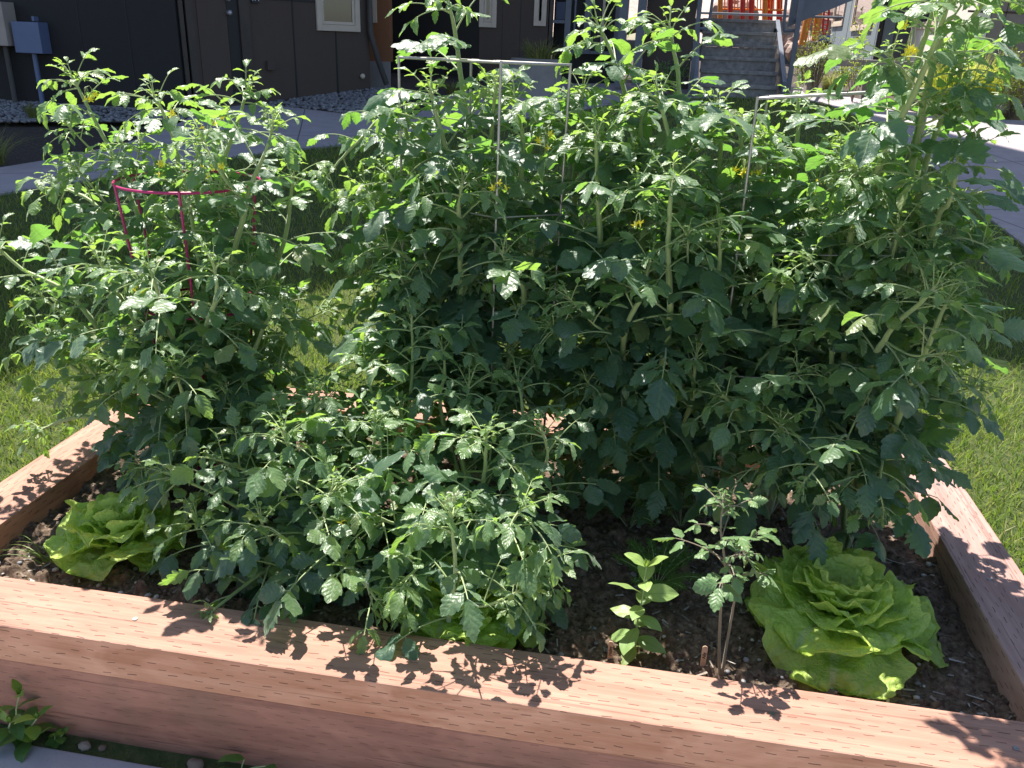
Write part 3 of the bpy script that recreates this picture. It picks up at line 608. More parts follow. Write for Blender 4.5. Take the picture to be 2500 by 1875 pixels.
B.stem([bB, (610, 1210, 1.42), (520, 1270, 1.32), (450, 1325, 1.24)], leaf=.8, tipk=.5, kids=.1)
B.stem([bB, (640, 1200, 1.42), (600, 1260, 1.34), (590, 1300, 1.30)], leaf=.8, tipk=.5, kids=.1)
for (u, v, Y) in [(742, 1325, 1.3)]: B.flower(PD(745, 1130, 1.36), 3)
B.done()

# ---- C: tomato at the front centre with pale green tip over the middle lettuce
bC = bz(-.28, 1.60)
C_ = Plant(103, bC, 'C', 'knee-high tomato plant with a pale green tip above the middle lettuce', leafL=.16, r0=.0055)
for pts in [
    [bC, (1042, 1080, 1.56), (1046, 1000, 1.52), (1052, 935, 1.49)],
    [bC, (975, 1340, 1.34), (990, 1240, 1.30), (984, 1150, 1.30), (980, 1105, 1.31)],
    [bC, (1000, 1100, 1.55), (900, 1050, 1.52), (820, 1000, 1.50)],
    [bC, (1150, 1080, 1.60), (1190, 990, 1.58), (1180, 930, 1.58)],
    [bC, (900, 960, 1.70), (890, 800, 1.74), (885, 690, 1.76)],
    [bC, (850, 1000, 1.65), (810, 860, 1.68), (790, 770, 1.70)],
    [bC, (1120, 1180, 1.45), (1180, 1230, 1.38)],
    [bC, (1060, 1160, 1.45), (1110, 1120, 1.38), (1130, 1090, 1.36)],
    [bC, (960, 900, 1.72), (970, 800, 1.74), (965, 740, 1.74)],
    [bC, (920, 1120, 1.5), (860, 1130, 1.42), (820, 1110, 1.38)],
    [bC, (1000, 1000, 1.66), (1010, 900, 1.66), (1020, 820, 1.68)],
    [bC, (1120, 1040, 1.70), (1130, 900, 1.72), (1120, 820, 1.74)],
    [bC, (920, 1180, 1.44), (900, 1230, 1.34), (870, 1260, 1.31)],
    ]: C_.stem(pts, start=.1)
C_.done()

# ---- D: tall tomato in the square wire cage
bD = bz(-.42, 2.02)
D_ = Plant(104, bD, 'D', 'tallest central tomato plant rising above the left square wire cage', leafL=.20, r0=.0072)
for pts in [
    [bD, (990, 620, 2.02), (992, 470, 2.0), (962, 340, 1.96), (932, 240, 1.94), (918, 190, 1.93)],
    [bD, (1060, 560, 2.12), (1020, 300, 2.14), (1000, 150, 2.12), (990, 60, 2.10), (972, -15, 2.08)],
    [bD, (940, 640, 1.98), (890, 570, 1.92), (830, 530, 1.90)],
    [bD, (950, 480, 2.10), (890, 330, 2.10), (870, 240, 2.08)],
    [bD, (1100, 520, 2.02), (1130, 340, 2.02), (1110, 215, 2.02)],
    [bD, (1120, 680, 1.90), (1090, 590, 1.84), (1080, 540, 1.82)],
    [bD, (940, 720, 1.92), (880, 640, 1.86), (860, 590, 1.84)],
    [bD, (1150, 600, 2.1), (1180, 430, 2.12), (1190, 300, 2.12)],
    [bD, (1000, 560, 1.9), (1000, 460, 1.85), (1010, 400, 1.84)],
    [bD, (1060, 420, 2.05), (1060, 300, 2.02), (1070, 190, 2.0)],
    [bD, (900, 500, 2.0), (870, 420, 1.96), (850, 380, 1.95)],
    [bD, (960, 560, 2.15), (900, 400, 2.2), (880, 300, 2.2)],
    ]: D_.stem(pts, start=.20)
D_.stem([bD, (970, 520, 2.05), (930, 330, 2.08), (865, 245, 2.05), (790, 300, 1.98), (715, 385, 1.93)], leaf=.62, tipk=.4, kids=0, start=.45, r0=.0045)
D_.stem([bD, (900, 640, 2.05), (830, 470, 2.05), (790, 400, 2.05)], start=.25)
for (u, v, Y) in [(1175, 305, 1.98), (1090, 405, 1.86)]: D_.flower(PD(u, v, Y), 4)
D_.fruit(PD(1055, 620, 1.92), .017); D_.done()

# ---- E: tall tomato between the two square cages
bE = bz(.04, 2.04)
E_ = Plant(105, bE, 'E', 'tall tomato plant with twin upright shoots between the two square wire cages', leafL=.20, r0=.0072)
for pts in [
    [bE, (1480, 640, 1.98), (1468, 400, 1.96), (1442, 280, 1.94), (1424, 210, 1.93)],
    [bE, (1400, 560, 2.1), (1368, 260, 2.14), (1335, 130, 2.14), (1303, 55, 2.13)],
    [bE, (1450, 480, 2.1), (1458, 220, 2.1), (1442, 90, 2.1), (1436, 55, 2.1)],
    [bE, (1310, 620, 1.95), (1295, 420, 1.92), (1290, 290, 1.92)],
    [bE, (1440, 720, 1.85), (1438, 540, 1.80), (1448, 380, 1.80)],
    [bE, (1260, 640, 2.1), (1245, 400, 2.1), (1262, 200, 2.1)],
    [bE, (1530, 700, 1.90), (1560, 580, 1.86), (1562, 500, 1.85)],
    [bE, (1350, 760, 1.88), (1390, 640, 1.84), (1410, 560, 1.84)],
    [bE, (1530, 480, 2.1), (1560, 340, 2.12), (1550, 240, 2.12)],
    [bE, (1360, 560, 2.0), (1350, 420, 1.98), (1355, 340, 1.97)],
    [bE, (1480, 900, 1.88), (1500, 820, 1.82), (1510, 760, 1.8)],
    [bE, (1400, 420, 2.05), (1385, 280, 2.05), (1390, 200, 2.05)],
    ]: E_.stem(pts, start=.17)
for pts in [[bE, (1330, 900, 1.92), (1270, 850, 1.84)], [bE, (1420, 960, 1.90), (1400, 920, 1.80)], [bE, (1480, 960, 1.92), (1540, 900, 1.84)], [bE, (1340, 980, 1.95), (1300, 960, 1.86)]]: E_.stem(pts, start=.10, r0=.004, tipk=.5, droop=1.3)
for (u, v, Y) in [(1205, 160, 2.1)]: E_.flower(PD(1375, 490, 1.8), 3)
E_.done()

# ---- F: tomato in the right square cage
bF = bz(.40, 2.05)
F_ = Plant(106, bF, 'F', 'dense tomato plant filling the right square wire cage', leafL=.185, r0=.0075)
for pts in [
    [bF, (1662, 830, 1.88), (1668, 690, 1.82), (1660, 590, 1.80)],
    [bF, (1700, 560, 2.08), (1722, 330, 2.08), (1726, 225, 2.08)],
    [bF, (1770, 540, 2.05), (1790, 400, 2.04), (1800, 330, 2.04)],
    [bF, (1620, 560, 2.05), (1602, 380, 2.05), (1592, 270, 2.05)],
    [bF, (1850, 660, 1.96), (1880, 520, 1.95), (1885, 440, 1.94)],
    [bF, (1670, 930, 1.80), (1610, 900, 1.74), (1560, 850, 1.72)],
    [bF, (1780, 900, 1.82), (1800, 780, 1.78), (1790, 700, 1.77)],
    [bF, (1700, 700, 1.95), (1730, 560, 1.92), (1740, 480, 1.92)],
    [bF, (1650, 600, 2.12), (1660, 420, 2.14), (1655, 320, 2.14)],
    [bF, (1780, 640, 1.90), (1800, 540, 1.86), (1800, 470, 1.85)],
    [bF, (1690, 1000, 1.80), (1700, 960, 1.70), (1690, 900, 1.66)],
    [bF, (1840, 480, 2.1), (1850, 380, 2.12), (1850, 290, 2.12)],
    ]: F_.stem(pts, start=.20)
for (u, v, Y) in [(1605, 372, 1.98), (1640, 385, 1.98), (1772, 395, 1.95)]: F_.flower(PD(u, v, Y), 4)
F_.done()

# ---- G: leaning tomato at the far right, its top out of the frame
bG = bz(.56, 1.88)
G_ = Plant(107, bG, 'G', 'leaning tomato plant at the right whose thick stems lean out over the right timber', leafL=.165, r0=.0068, agemin=0.)
for pts in [
    [bG, (1830, 560, 1.84), (1900, 340, 1.76), (1962, 210, 1.72), (2012, 80, 1.68), (2050, -40, 1.64)],
    [bG, (1870, 560, 1.90), (1945, 300, 1.84), (1992, 170, 1.82), (2028, 50, 1.80), (2070, -70, 1.78)],
    [bG, (1860, 860, 1.80), (1915, 720, 1.70), (1985, 650, 1.64), (2018, 612, 1.62)],
    [bG, (1950, 640, 1.86), (1985, 500, 1.82), (2010, 430, 1.82)],
    [bG, (1960, 860, 1.72), (2010, 740, 1.66), (2050, 640, 1.64)],
    [bG, (1900, 900, 1.78), (1970, 840, 1.74), (2030, 800, 1.73)],
    [bG, (2000, 560, 1.78), (2050, 440, 1.74), (2070, 340, 1.72)],
    [bG, (1990, 400, 1.84), (2050, 250, 1.80), (2075, 140, 1.78)],
    [bG, (1995, 200, 1.80), (2080, 60, 1.74), (2150, -20, 1.70)],
    [bG, (1900, 760, 1.9), (1910, 620, 1.88), (1900, 540, 1.87)],
    ]: G_.stem(pts, start=.22)
G_.stem([bG, (1830, 960, 1.70), (1780, 1000, 1.60), (1730, 1060, 1.54)], leaf=1., tipk=.4, kids=0, r0=.0035)
G_.stem([bG, (1900, 1000, 1.70), (1900, 1060, 1.62), (1910, 1110, 1.60)], leaf=.9, tipk=.4, kids=0, r0=.0035)
for (u, v, Y) in [(1962, 68, 1.70), (1960, 100, 1.70)]: G_.flower(PD(u+4, v, Y), 3)
G_.fruit(PD(2165*.885+0, 500, 1.9), .014); G_.done()

# ---- carrots behind and between: feathery leaves
def carrot(x, y, seed, label, h=.2):
    r = np.random.default_rng(seed); b = np.array([x, y, SOIL-.005]); root = empty('carrot_plant', b, label, 'plant', 'feathery carrot plants'); ac = Acc()
    for k in range(14):
        a = r.random()*6.3; d = unit([math.cos(a)*.5, math.sin(a)*.5, 1]); pts = [b.copy()]; cur = d
        for i in range(8): cur = unit(cur+[math.cos(a)*.05, math.sin(a)*.05, -.10]); pts.append(pts[-1]+cur*h/8)
        pts = np.array(pts); ac.tube(pts, .0009, 4, .3, 1)
        for i in range(3, 9):
            for sg in (-1, 1):
                sv = unit(np.cross(cur, [0, 0, 1]))*sg; p = pts[i]; L = h*.22*(1.15-i/9)
                for j in range(5):
                    q = p+sv*L*j/5
                    for s2 in (-1, 1): dd = unit(sv*.5+cur*s2+r.normal(size=3)*.4); s_ = np.cross(dd, [0, 0, 1])*.0012; ac.grid(np.stack([np.stack([q-s_, q+s_]), np.stack([q+dd*.014-s_*.4, q+dd*.014+s_*.4])]), age=.5, rnd=r.random())
    ac.build('foliage', [M_WEED, M_STEM], root, origin=b)
carrot(.03, 1.86, 1, 'feathery carrot plant in the dark gap at the bed centre'); carrot(.16, 1.90, 2, 'feathery carrot plant behind the spindly tomato seedling'); carrot(-.40, 2.16, 3, 'feathery carrot plant by the back timber behind the central tomato'); carrot(.10, 1.62, 4, 'small feathery carrot plant right of the zinnia seedling', .12); carrot(-.62, 2.0, 5, 'feathery carrot plant left of the central tomato stem')

# ---- spindly seedling with two woody stems
bS = Zp(1555*KD, 1458*KD, SOIL)
S_ = Plant(108, bS, 'S', 'spindly pale tomato plant with two bare brown stems near the front timber', leafL=.115, mats=(M_SEED, M_STEMB), agemin=.1, r0=.0030)
ys = bS[1]
c1 = S_.stem([bS.tolist(), (1553, 1400, ys+.01), (1556, 1300, ys+.02), (1562, 1225, ys+.03), (1552, 1150, ys+.04), (1560, 1085, ys+.05)], r0=.0032, rt=.0013, start=.19, node=.019, tipk=.45, side=False)
c2 = S_.stem([(bS+[.004, 0, 0]).tolist(), (1572, 1380, ys+.015), (1586, 1300, ys+.02), (1583, 1250, ys+.02), (1574, 1215, ys+.02), (1610, 1190, ys+.0)], r0=.0030, rt=.0012, start=.19, node=.021, tipk=.35, side=False)
S_.done()

# ---- zinnia seedling
def paired(root_name, base, label, tips, leaf, mats, cat='plant', group=None, seed=1, w=1.0, step=.028, r=.002, wide=None):
    rng = np.random.default_rng(seed); root = empty(root_name, base, label, cat, group); st = Acc(); fo = Acc()
    for pts in tips:
        C = spline(np.array([p if isinstance(p, list) else PD(*p) for p in pts]), .006); st.tube(C, np.linspace(r, r*.6, len(C)), 7, .4, 0)
        L = np.linalg.norm(C[-1]-C[0]); k = max(2, int(L/step)); a = rng.random()*6
        for i in range(k+1):
            f = (i+.6)/(k+.6); p = C[min(len(C)-1, int(f*(len(C)-1)))]; a += 1.57+.2*rng.random()
            s_ = leaf*(.75+.4*math.sin(f*2.6))*(1 if f < .95 else .8)
            for sg in (0, math.pi):
                d = np.array([math.cos(a+sg), math.sin(a+sg), .1+1.0*(f**3)-.5*rng.random()*(1-f)]); put(fo, LF_ELL[rng.integers(14)], p, unit(d), unit(np.array([0, 0, 1.])+d*-.1+.28*rng.normal(size=3)), s_*(.8+.4*rng.random()), float(f**3)*.8, rng.random(), 0, w)
        for j in range(4):
            aa = j*1.57+.5; put(fo, LF_ELL[j], C[-1], unit([math.cos(aa), math.sin(aa), 1.8]), [math.cos(aa), math.sin(aa), -.1], leaf*.3, 1, .5, 0, w)
    st.build('stem', mats[1], root, origin=base); fo.build('foliage', [mats[0], mats[1]], root, origin=base); return root
bZ = Zp(1372*KD, 1408*KD, SOIL); yz = bZ[1]
paired('zinnia_seedling', bZ, 'upright zinnia seedling with smooth pointed leaves near the left craft stick', [[bZ.tolist(), (1376, 1350, yz), (1388, 1290, yz+.01), (1396, 1225, yz+.02)]], .060, (M_ZIN, M_STEM), seed=4, step=.026, w=1.25)
# ---- weeds by the pavement
bW = Zp(45*KD, 1600*KD, -.01); yw = bW[1]+.004
paired('leafy_weed', bW, 'leafy green weed growing from the dirt strip at the lower left', [[bW.tolist(), (35, 1540, yw), (42, 1500, yw)], [bW.tolist(), (60, 1580, yw-.01), (80, 1552, yw-.02)], [bW.tolist(), (20, 1580, yw-.01), (22, 1560, yw-.03)], [bW.tolist(), (70, 1600, yw-.02)]], .052, (M_WEED, M_STEM), group='weeds in the dirt strip', seed=8, w=1.25, step=.03)
bW2 = Zp(118*KD, 1606*KD, -.01); paired('leafy_weed', bW2, 'small dark round-leaved weed just right of the larger weed', [[bW2.tolist(), (bW2+[.005, 0, .022]).tolist()], [bW2.tolist(), (bW2+[.025, 0, .03]).tolist()]], .02, (M_WEED, M_STEM), group='weeds in the dirt strip', seed=9, w=1.9, step=.012, r=.0012)
bW3 = Zp(520*KD, 1668*KD, -.01); root = empty('seedling', bW3, 'broad-leaved seedling curling against the front timber at the bottom edge', 'weed', 'weeds in the dirt strip'); st = Acc(); fo = Acc(); r9 = np.random.default_rng(3)
lfb = leaflet(r9, 1, 0, .55, 2.2, .1, 17, 0, .02)
for (uu, vv, du, L) in [(528, 1640, -1, .055), (575, 1655, .6, .034), (500, 1662, -.7, .03)]:
    p = PD(uu, vv, bW3[1]); st.tube(np.array([bW3, (bW3+p)/2+[0, 0, .004], p]), .0013, 6, .6, 0); put(fo, lfb, p, unit([du, -.15, .9]), unit([du*-.5, .3, .6]), L, .25, .6)
st.build('stem', M_STEM, root, origin=bW3); fo.build('foliage', M_WEED, root, origin=bW3)
# grass tuft beside the left lettuce
bg_ = Zp(108*KD, 1215*KD, SOIL); ac = Acc(); r9 = np.random.default_rng(12)
for k in range(9):
    a = 2.2+2.2*r9.random(); L = .07+.07*r9.random(); cur = unit([math.cos(a)*.6, math.sin(a)*.4, 1]); pts = [bg_+[.01*r9.normal(), .01*r9.normal(), 0]]
    for i in range(9): cur = unit(cur+[math.cos(a)*.12, 0, -.16]); pts.append(pts[-1]+cur*L/9)
    pts = np.array(pts); s_ = np.array([.3, 1, 0])*.0016; w_ = np.linspace(1, .1, len(pts))[:, None]; ac.grid(np.stack([pts-s_*w_, pts+s_*w_], 1), rnd=.4+.3*r9.random())
tag(ac.build('grass_tuft', M_BLADE, origin=bg_), 'thin arching tuft of grass on the soil left of the left lettuce', 'weed')

# ------------------------------------------------------------------ lettuces
def lettuce(ctr, R, label, seed, n_=30, h=1., tiltx=0):
    rng = np.random.default_rng(seed); ctr = np.array(ctr, float); root = empty('lettuce', ctr, label, 'lettuce', 'head lettuces in the bed')
    ou = Acc(); he = Acc()
    for k in range(n_):
        f = k/(n_-1.)                                  # 0 outer .. 1 heart
        a = k*2.39996+.9*(rng.random()-.5); nu, nv = 34, 31; u = np.linspace(0.02, 1, nu); v = np.linspace(-1, 1, nv); U, V = np.meshgrid(u, v, indexing='ij')
        L = R*(1.02-.60*f)*(.78+.36*rng.random()); Wd = L*(1.12+.45*rng.random()); 
        env = np.where(U < .3, .16+.84*(U/.3)**1.3*.75, 0)+np.where(U >= .3, .75*np.sqrt(np.clip(1-((U-.62)/.40)**2, .0, 1))+.25*np.clip((1-U)/.3, 0, 1)**.5+.0, 0)
        env = np.interp(U, [0, .1, .22, .36, .5, .66, .79, .88, .94, .98, 1.], [.14, .24, .55, .84, .98, 1., .96, .83, .64, .40, .12])
        env *= 1+.07*np.sin(U*17+k+(V > 0)*2)+.04*np.sin(U*37+k*2+(V > 0))
        x = V*env*Wd*.5; r = np.abs(V)*env
        edge = np.clip((np.maximum(np.abs(V), (U-.55)/.45)-.45)/.55, 0, 1)
        ang = np.arctan2(V*env, U-.35)
        ruf = (.10*np.sin(ang*(4+rng.integers(0, 3))+rng.random()*6)+.045*np.sin(ang*11+rng.random()*6))*edge**1.4
        bl = (fbm(U*6+k*3.1, V*5+50+k, 2)-.4)*.24*(1-.4*edge)+(fbm(U*15+k*3.1, V*12+50+k, 1)-.25)*.05
        cup = (.10+.30*f)*(V*env)**2
        z = (ruf+bl+cup)*L-.05*L*np.exp(-(V/.09)**2)*(1-U)
        el0 = RAD(15+50*f**1.1)*h; bendk = (1.15-1.1*f)+.35*rng.random()*(1-f)           # arch then droop outward
        th = el0-bendk*U*U; dl = L/(nu-1); s_ = np.cumsum(np.cos(th), 0)*dl; zz = np.cumsum(np.sin(th), 0)*dl
        rad_ = s_-z*np.sin(th); hgt = zz+z*np.cos(th); rad_ = rad_+.012*(1-f)+.004
        ca, sa = math.cos(a), math.sin(a); X = rad_*ca-x*sa; Y = rad_*sa+x*ca; Z_ = hgt+.016+.045*f*R/.17
        Z_ = np.maximum(Z_, .004+.004*rng.random()); Z_ = Z_+tiltx*X
        (he if f > .72 else ou).grid(np.stack([X, Y, Z_], -1)+ctr, np.stack([U, (V+1)/2], -1), float(f)*.95, rng.random())
    ou.build('outer_leaves', M_LET, root, origin=ctr); he.build('heart', M_LET, root, origin=ctr)
p = Zp(1830*KD, 1330*KD, SOIL); lettuce([.475, 1.56, SOIL-.005], .192, 'large open lime-green lettuce at the right front of the bed', 21, 27, 1.0)
lettuce([-1.125, 1.49, SOIL+.0], .145, 'bright lettuce at the left front of the bed beside the left timber', 22, 24, 1.45)
lettuce([-.315, 1.425, SOIL-.005], .165, 'lettuce half hidden beneath the tomato leaves at the front centre', 23, 22, 1.0)

# ------------------------------------------------------------------ craft sticks with handwriting
def stick(u0, v0, u1, v1, text, label):
    b = PD(u0, v0, 0+1.31) if False else Zp(u0*KD, v0*KD, SOIL-.01); t = PD(u1, v1, b[1]+.004); d = t-b; L = float(np.linalg.norm(d)); w_ = .0105/2; th = .0016
    root = empty('craft_stick', b, label, 'plant marker', 'craft-stick plant markers')
    bm = bmesh.new(); n_ = 10; prof = [(-w_, 0), (w_, 0)]+[(w_*math.cos(a), L-w_+w_*math.sin(a)) for a in np.linspace(0, math.pi, n_)]
    vs = [bm.verts.new((x, 0, z)) for x, z in prof]; f = bm.faces.new(vs); r = bmesh.ops.extrude_face_region(bm, geom=[f]); 
    for v in [g for g in r['geom'] if isinstance(g, bmesh.types.BMVert)]: v.co.y += th
    bmesh.ops.recalc_face_normals(bm, faces=bm.faces[:]); o = from_bm('blade', bm, M_STICK)
    zx = Vector(d.tolist()).normalized(); yx = Vector((0, 1, 0)); xx = yx.cross(zx).normalized(); yx = zx.cross(xx)
    M = Matrix((xx, yx, zx)).transposed().to_4x4(); M.translation = Vector(b.tolist()); o.matrix_world = M; parent_at(o, root)
    tcv = bpy.data.curves.new('writing', 'FONT'); tcv.body = text; tcv.size = .0095; tcv.extrude = .00012; tcv.offset = .00012; tcv.align_x = 'CENTER'; tcv.align_y = 'CENTER'
    to = bpy.data.objects.new('tmp', tcv); link(to); bpy.context.view_layer.update(); me = bpy.data.meshes.new_from_object(to.evaluated_get(bpy.context.evaluated_depsgraph_get())); bpy.data.objects.remove(to)
    me.materials.clear(); me.materials.append(M_INK); wo = bpy.data.objects.new('writing', me); link(wo)
    Rm = Matrix.Rotation(RAD(90), 4, 'X'); Rr = Matrix.Rotation(RAD(-90), 4, 'Y'); wo.matrix_world = M @ Matrix.Translation((0, -.0004, L-.0215)) @ Rr @ Rm; parent_at(wo, root)
stick(1317, 1432, 1320, 1386, 'Haley', 'craft stick marker left of the woody tomato stems, just under the zinnia seedling')
stick(1516, 1452, 1524, 1396, 'Ally', 'craft stick marker leaning right beside the two bare brown stems')
p = Zp(2195, 1262, SOIL); o = box('plant_label', (-.022, -.004, -.001), (.022, .004, .001), M_WHITE); o.location = (p[0], p[1], SOIL+.022); o.rotation_euler = (.2, -.1, .5); tag(o, 'small blank white plastic plant label lying on the soil by the right timber', 'plant label')
p = Zp(2215, 1308, SOIL); ac = Acc(); ac.raw(_iv3*np.array([.016, .007, .006]), _if3, 0., .4); o = ac.build('stone', M_BOXB); o.location = (p[0], p[1], SOIL+.012); tag(o, 'bluish oval stone on the soil below the white plastic label', 'stone')

# ------------------------------------------------------------------ cages
def wire(name, pts, r, mat, root, sides=8): ac = Acc(); ac.tube(pts, r, sides, 0, 0); return ac.build(name, mat, root)
cc = np.array([-1.085, 1.88]); zt = float(PD(412, 392, 1.88)[2]); rt = empty('tomato_cage', (cc[0], cc[1], SOIL), 'magenta round ring cage supporting the left tomato plant', 'tomato cage', 'tomato cages')
rad0 = .165
def ringp(c, z, r): a = np.linspace(0, 2*np.pi, 49); return np.stack([c[0]+r*np.cos(a), c[1]+r*np.sin(a), np.full(49, z)], 1)
wire('ring', ringp(cc, zt, rad0), .0032, M_PINK, rt); wire('ring', ringp(cc, zt-.30, .135), .0032, M_PINK, rt); wire('ring', ringp(cc, zt-.55, .105), .0032, M_PINK, rt)
for a in (2.95, 5.1, .9, 4.0):
    e = np.array([math.cos(a), math.sin(a)]); wire('leg', np.array([[*(cc+e*(rad0+.003)), zt+.004], [*(cc+e*.138), zt-.30], [*(cc+e*.06), SOIL-.08]]), .0032, M_PINK, rt)
def sq_cage(corners, ztop, label, drops, rungs=(.33, .62)):
    c = np.mean(corners, 0); root = empty('tomato_cage', (c[0], c[1], SOIL), label, 'tomato cage', 'tomato cages')
    k = len(corners); tops = [np.array([*corners[i], ztop[i]]) for i in range(k)]
    for i in range(k):
        a, b = tops[i], tops[(i+1) % k]; wire('bar', np.array([a, (a+b)/2, b]), .0032, M_WIRE, root)
        for d in rungs: wire('bar', np.array([a-[0, 0, d], (a+b)/2-[0, 0, d], b-[0, 0, d]]), .0026, M_WIRE, root)
    for i in range(k): wire('leg', np.array([tops[i]+[0, 0, .004], [tops[i][0]*.97+c[0]*.03, tops[i][1]*.97+c[1]*.03, .7], [tops[i][0]*.9+c[0]*.1, tops[i][1]*.9+c[1]*.1, SOIL-.06]]), .0032, M_WIRE, root)
q = [P(973, 140, 2.02), P(1223, 153, 1.88), P(1393, 159, 1.98), P(1150, 147, 2.14)]
sq_cage([x[:2] for x in q], [x[2] for x in q], 'square galvanised wire cage around the tallest central tomato', 4)
q = [P(1849, 241, 1.90), P(2275, 217, 1.84), P(2262, 222, 2.12), P(1874, 236, 2.16)]
sq_cage([x[:2] for x in q], [x[2] for x in q], 'square galvanised wire cage around the right tomato', 4)

# ------------------------------------------------------------------ buildings
class Wall:
    """a wall plane standing on the ground; features are put where their photo pixel meets that plane"""
    def __init__(s, A, B, root):
        s.A = np.array([A[0], A[1]]); s.B = np.array([B[0], B[1]]); d = s.B-s.A; s.L = math.hypot(*d); s.d = d/s.L; s.n = np.array([-s.d[1], s.d[0]])
        s.M = Matrix(((s.d[0], s.n[0], 0, s.A[0]), (s.d[1], s.n[1], 0, s.A[1]), (0, 0, 1, 0), (0, 0, 0, 1))); s.root = root
    def at(s, u, v):
        r = ray(u, v); t = ((s.A-CAM[:2])@s.n)/(r[:2]@s.n); p = CAM+r*t; return float((p[:2]-s.A)@s.d), float(p[2])
    def box(s, name, x0, x1, y0, y1, z0, z1, mat, bevel=0, parent=None):
        o = box(name, (x0, y0, z0), (x1, y1, z1), mat, None, bevel, s.M); parent_at(o, parent or s.root); return o
    def rect(s, name, u0, v0, u1, v1, y0, y1, mat, bevel=0, parent=None):
        vm = max(v0, 0)*.5+v1*.5; x0 = s.at(u0, vm)[0]; x1 = s.at(u1, vm)[0]; z1 = s.at(u0, v0)[1]; z0 = s.at(u1, v1)[1]; return s.box(name, x0, x1, y0, y1, z0, z1, mat, bevel, parent)
    def window(s, u0, u1, vb, H=1.3, tw=.09, mat=None, label=None, split=True):
        xa, zb = s.at(u0, vb); xb, _ = s.at(u1, vb); zt = zb+H
        bm = bmesh.new()
        for a, b in (((xa, -.03, zb), (xa+tw, .0, zt)), ((xb-tw, -.03, zb), (xb, .0, zt)), ((xa+tw, -.031, zb), (xb-tw, .0, zb+tw)), ((xa+tw, -.031, zt-tw), (xb-tw, .0, zt))): bm_box(bm, a, b, .003, 0, s.M)
        fr = from_bm('window', bm, mat or M_TRIM); parent_at(fr, s.root)
        bm = bmesh.new(); i = tw+.004; w2 = .035
        for a, b in (((xa+i, -.014, zb+i), (xa+i+w2, .012, zt-i)), ((xb-i-w2, -.014, zb+i), (xb-i, .012, zt-i)), ((xa+i+w2, -.013, zb+i), (xb-i-w2, .012, zb+i+w2)), ((xa+i+w2, -.013, zt-i-w2), (xb-i-w2, .012, zt-i))): bm_box(bm, a, b, .002, 0, s.M)
        sh = from_bm('sash', bm, M_TRIM); sh.parent = fr; sh.matrix_parent_inverse = fr.matrix_basis.inverted()
        gl = box('pane', (xa+i+w2, -.004, zb+i+w2), (xb-i-w2, .002, zt-i-w2), M_GLASS, None, 0, s.M); gl.parent = fr
        if label: fr['label'] = label
        return fr
g = G(455, 277); C0 = g[:2]; gl_ = G(0, 247)[:2]; dA = (C0-gl_)/np.linalg.norm(C0-gl_); A0 = C0-dA*9.0; B1 = G(905, 219)[:2]
bA_ = empty('apartment_building', (C0[0], C0[1], float(T(C0[1]))), 'dark brown sided building with boxes on its wall at the far left', 'building')
ZR = 10.9; zf = float(T(C0[1]))-.25
wa = Wall(A0, C0, bA_); wb = Wall(C0, B1, bA_)
wa.box('wall', 0, wa.L, 0, .18, zf, ZR, M_DARK)['label'] = 'nearly black wall with shade darkened into its siding'; wb.box('wall', .185, wb.L, .002, .18, zf+.0, ZR, M_BROWN)
# unseen roof and rear wall, height shaped to shade the left lawn
bm = bmesh.new(); far_l = A0+np.array([-1.2, 6.]); far_r = B1+np.array([-3.5, 3.5])
vs = [bm.verts.new((*(q), z)) for z in (ZR, ZR+.25) for q in (A0+[-.5, -.45], C0+[.25, -.45], B1+[.5, -.1], far_r, far_l)]
bm.faces.new(vs[4::-1]); bm.faces.new(vs[5:]); 
for i in range(5): j = (i+1) % 5; bm.faces.new((vs[i], vs[j], vs[j+5], vs[i+5]))
o = from_bm('roof', bm, M_BLACK); parent_at(o, bA_)
o = box('shade_block', (-15, 9.5, ZR+.26), (-7.0, 13, 15.2), M_BROWN); parent_at(o, bA_)  # unseen block added on the roof to extend shade over the left lawn
o = box('wall', (0, 0, 0), (1, .18, ZR-zf), M_BROWN, None, 0, Matrix.Translation((B1[0]-3.4, B1[1]+3.3, zf))); parent_at(o, bA_)
for u0, u1 in ((446, 456), (462, 480)): wb.rect('trim_or_shade', u0, -60, u1, 268, -.02, .0, M_TRIMD)
dr = wb.rect('door', 489, -90, 560, 250, -.008, .0, M_BROWN); wb.rect('trim_or_shade', 561, -90, 588, 252, -.006, .0, M_BLACK); wb.rect('trim_or_shade', 589, -90, 613, 253, -.03, .0, M_TRIMD)  # the black strip stands in for the shadow of the door recess
x, z = wb.at(555, 31)
for zz, r_ in ((z, .03), (z+.145, .025)):
    bm = bmesh.new(); bmesh.ops.create_uvsphere(bm, u_segments=14, v_segments=9, radius=r_, matrix=wb.M @ Matrix.Translation((x, -.055, zz))); bmesh.ops.create_cone(bm, cap_ends=True, segments=14, radius1=r_*.9, radius2=r_*.9, depth=.05, matrix=wb.M @ Matrix.Translation((x, -.03, zz)) @ Matrix.Rotation(RAD(90), 4, 'X'))
    o = from_bm('handle', bm, M_GALV, smooth=True); o.parent = dr
wb.rect('seam', 718, -60, 721, 250, -.004, .003, M_BLACK); wb.rect('seam', 821, 76, 824, 232, -.004, .003, M_BLACK); wb.rect('seam', 640, -1, 772, 1, -.004, .003, M_BLACK)
wa.rect('seam', 203, -80, 205, 262, -.004, .003, M_BLACK); wa.rect('seam', 320, -80, 322, 268, -.004, .003, M_BLACK)
wb.window(773, 877, 74, 1.25, .075, label='window with a wide cream frame')
x, z = wb.at(648, 148); wb.box('outlet_cover', x, x+.10, -.05, 0, z-.11, z+.0, M_BROWN, .004)
sg = wb.rect('sign', 612, -26, 630, 9, -.02, 0, M_BLACK, .002)
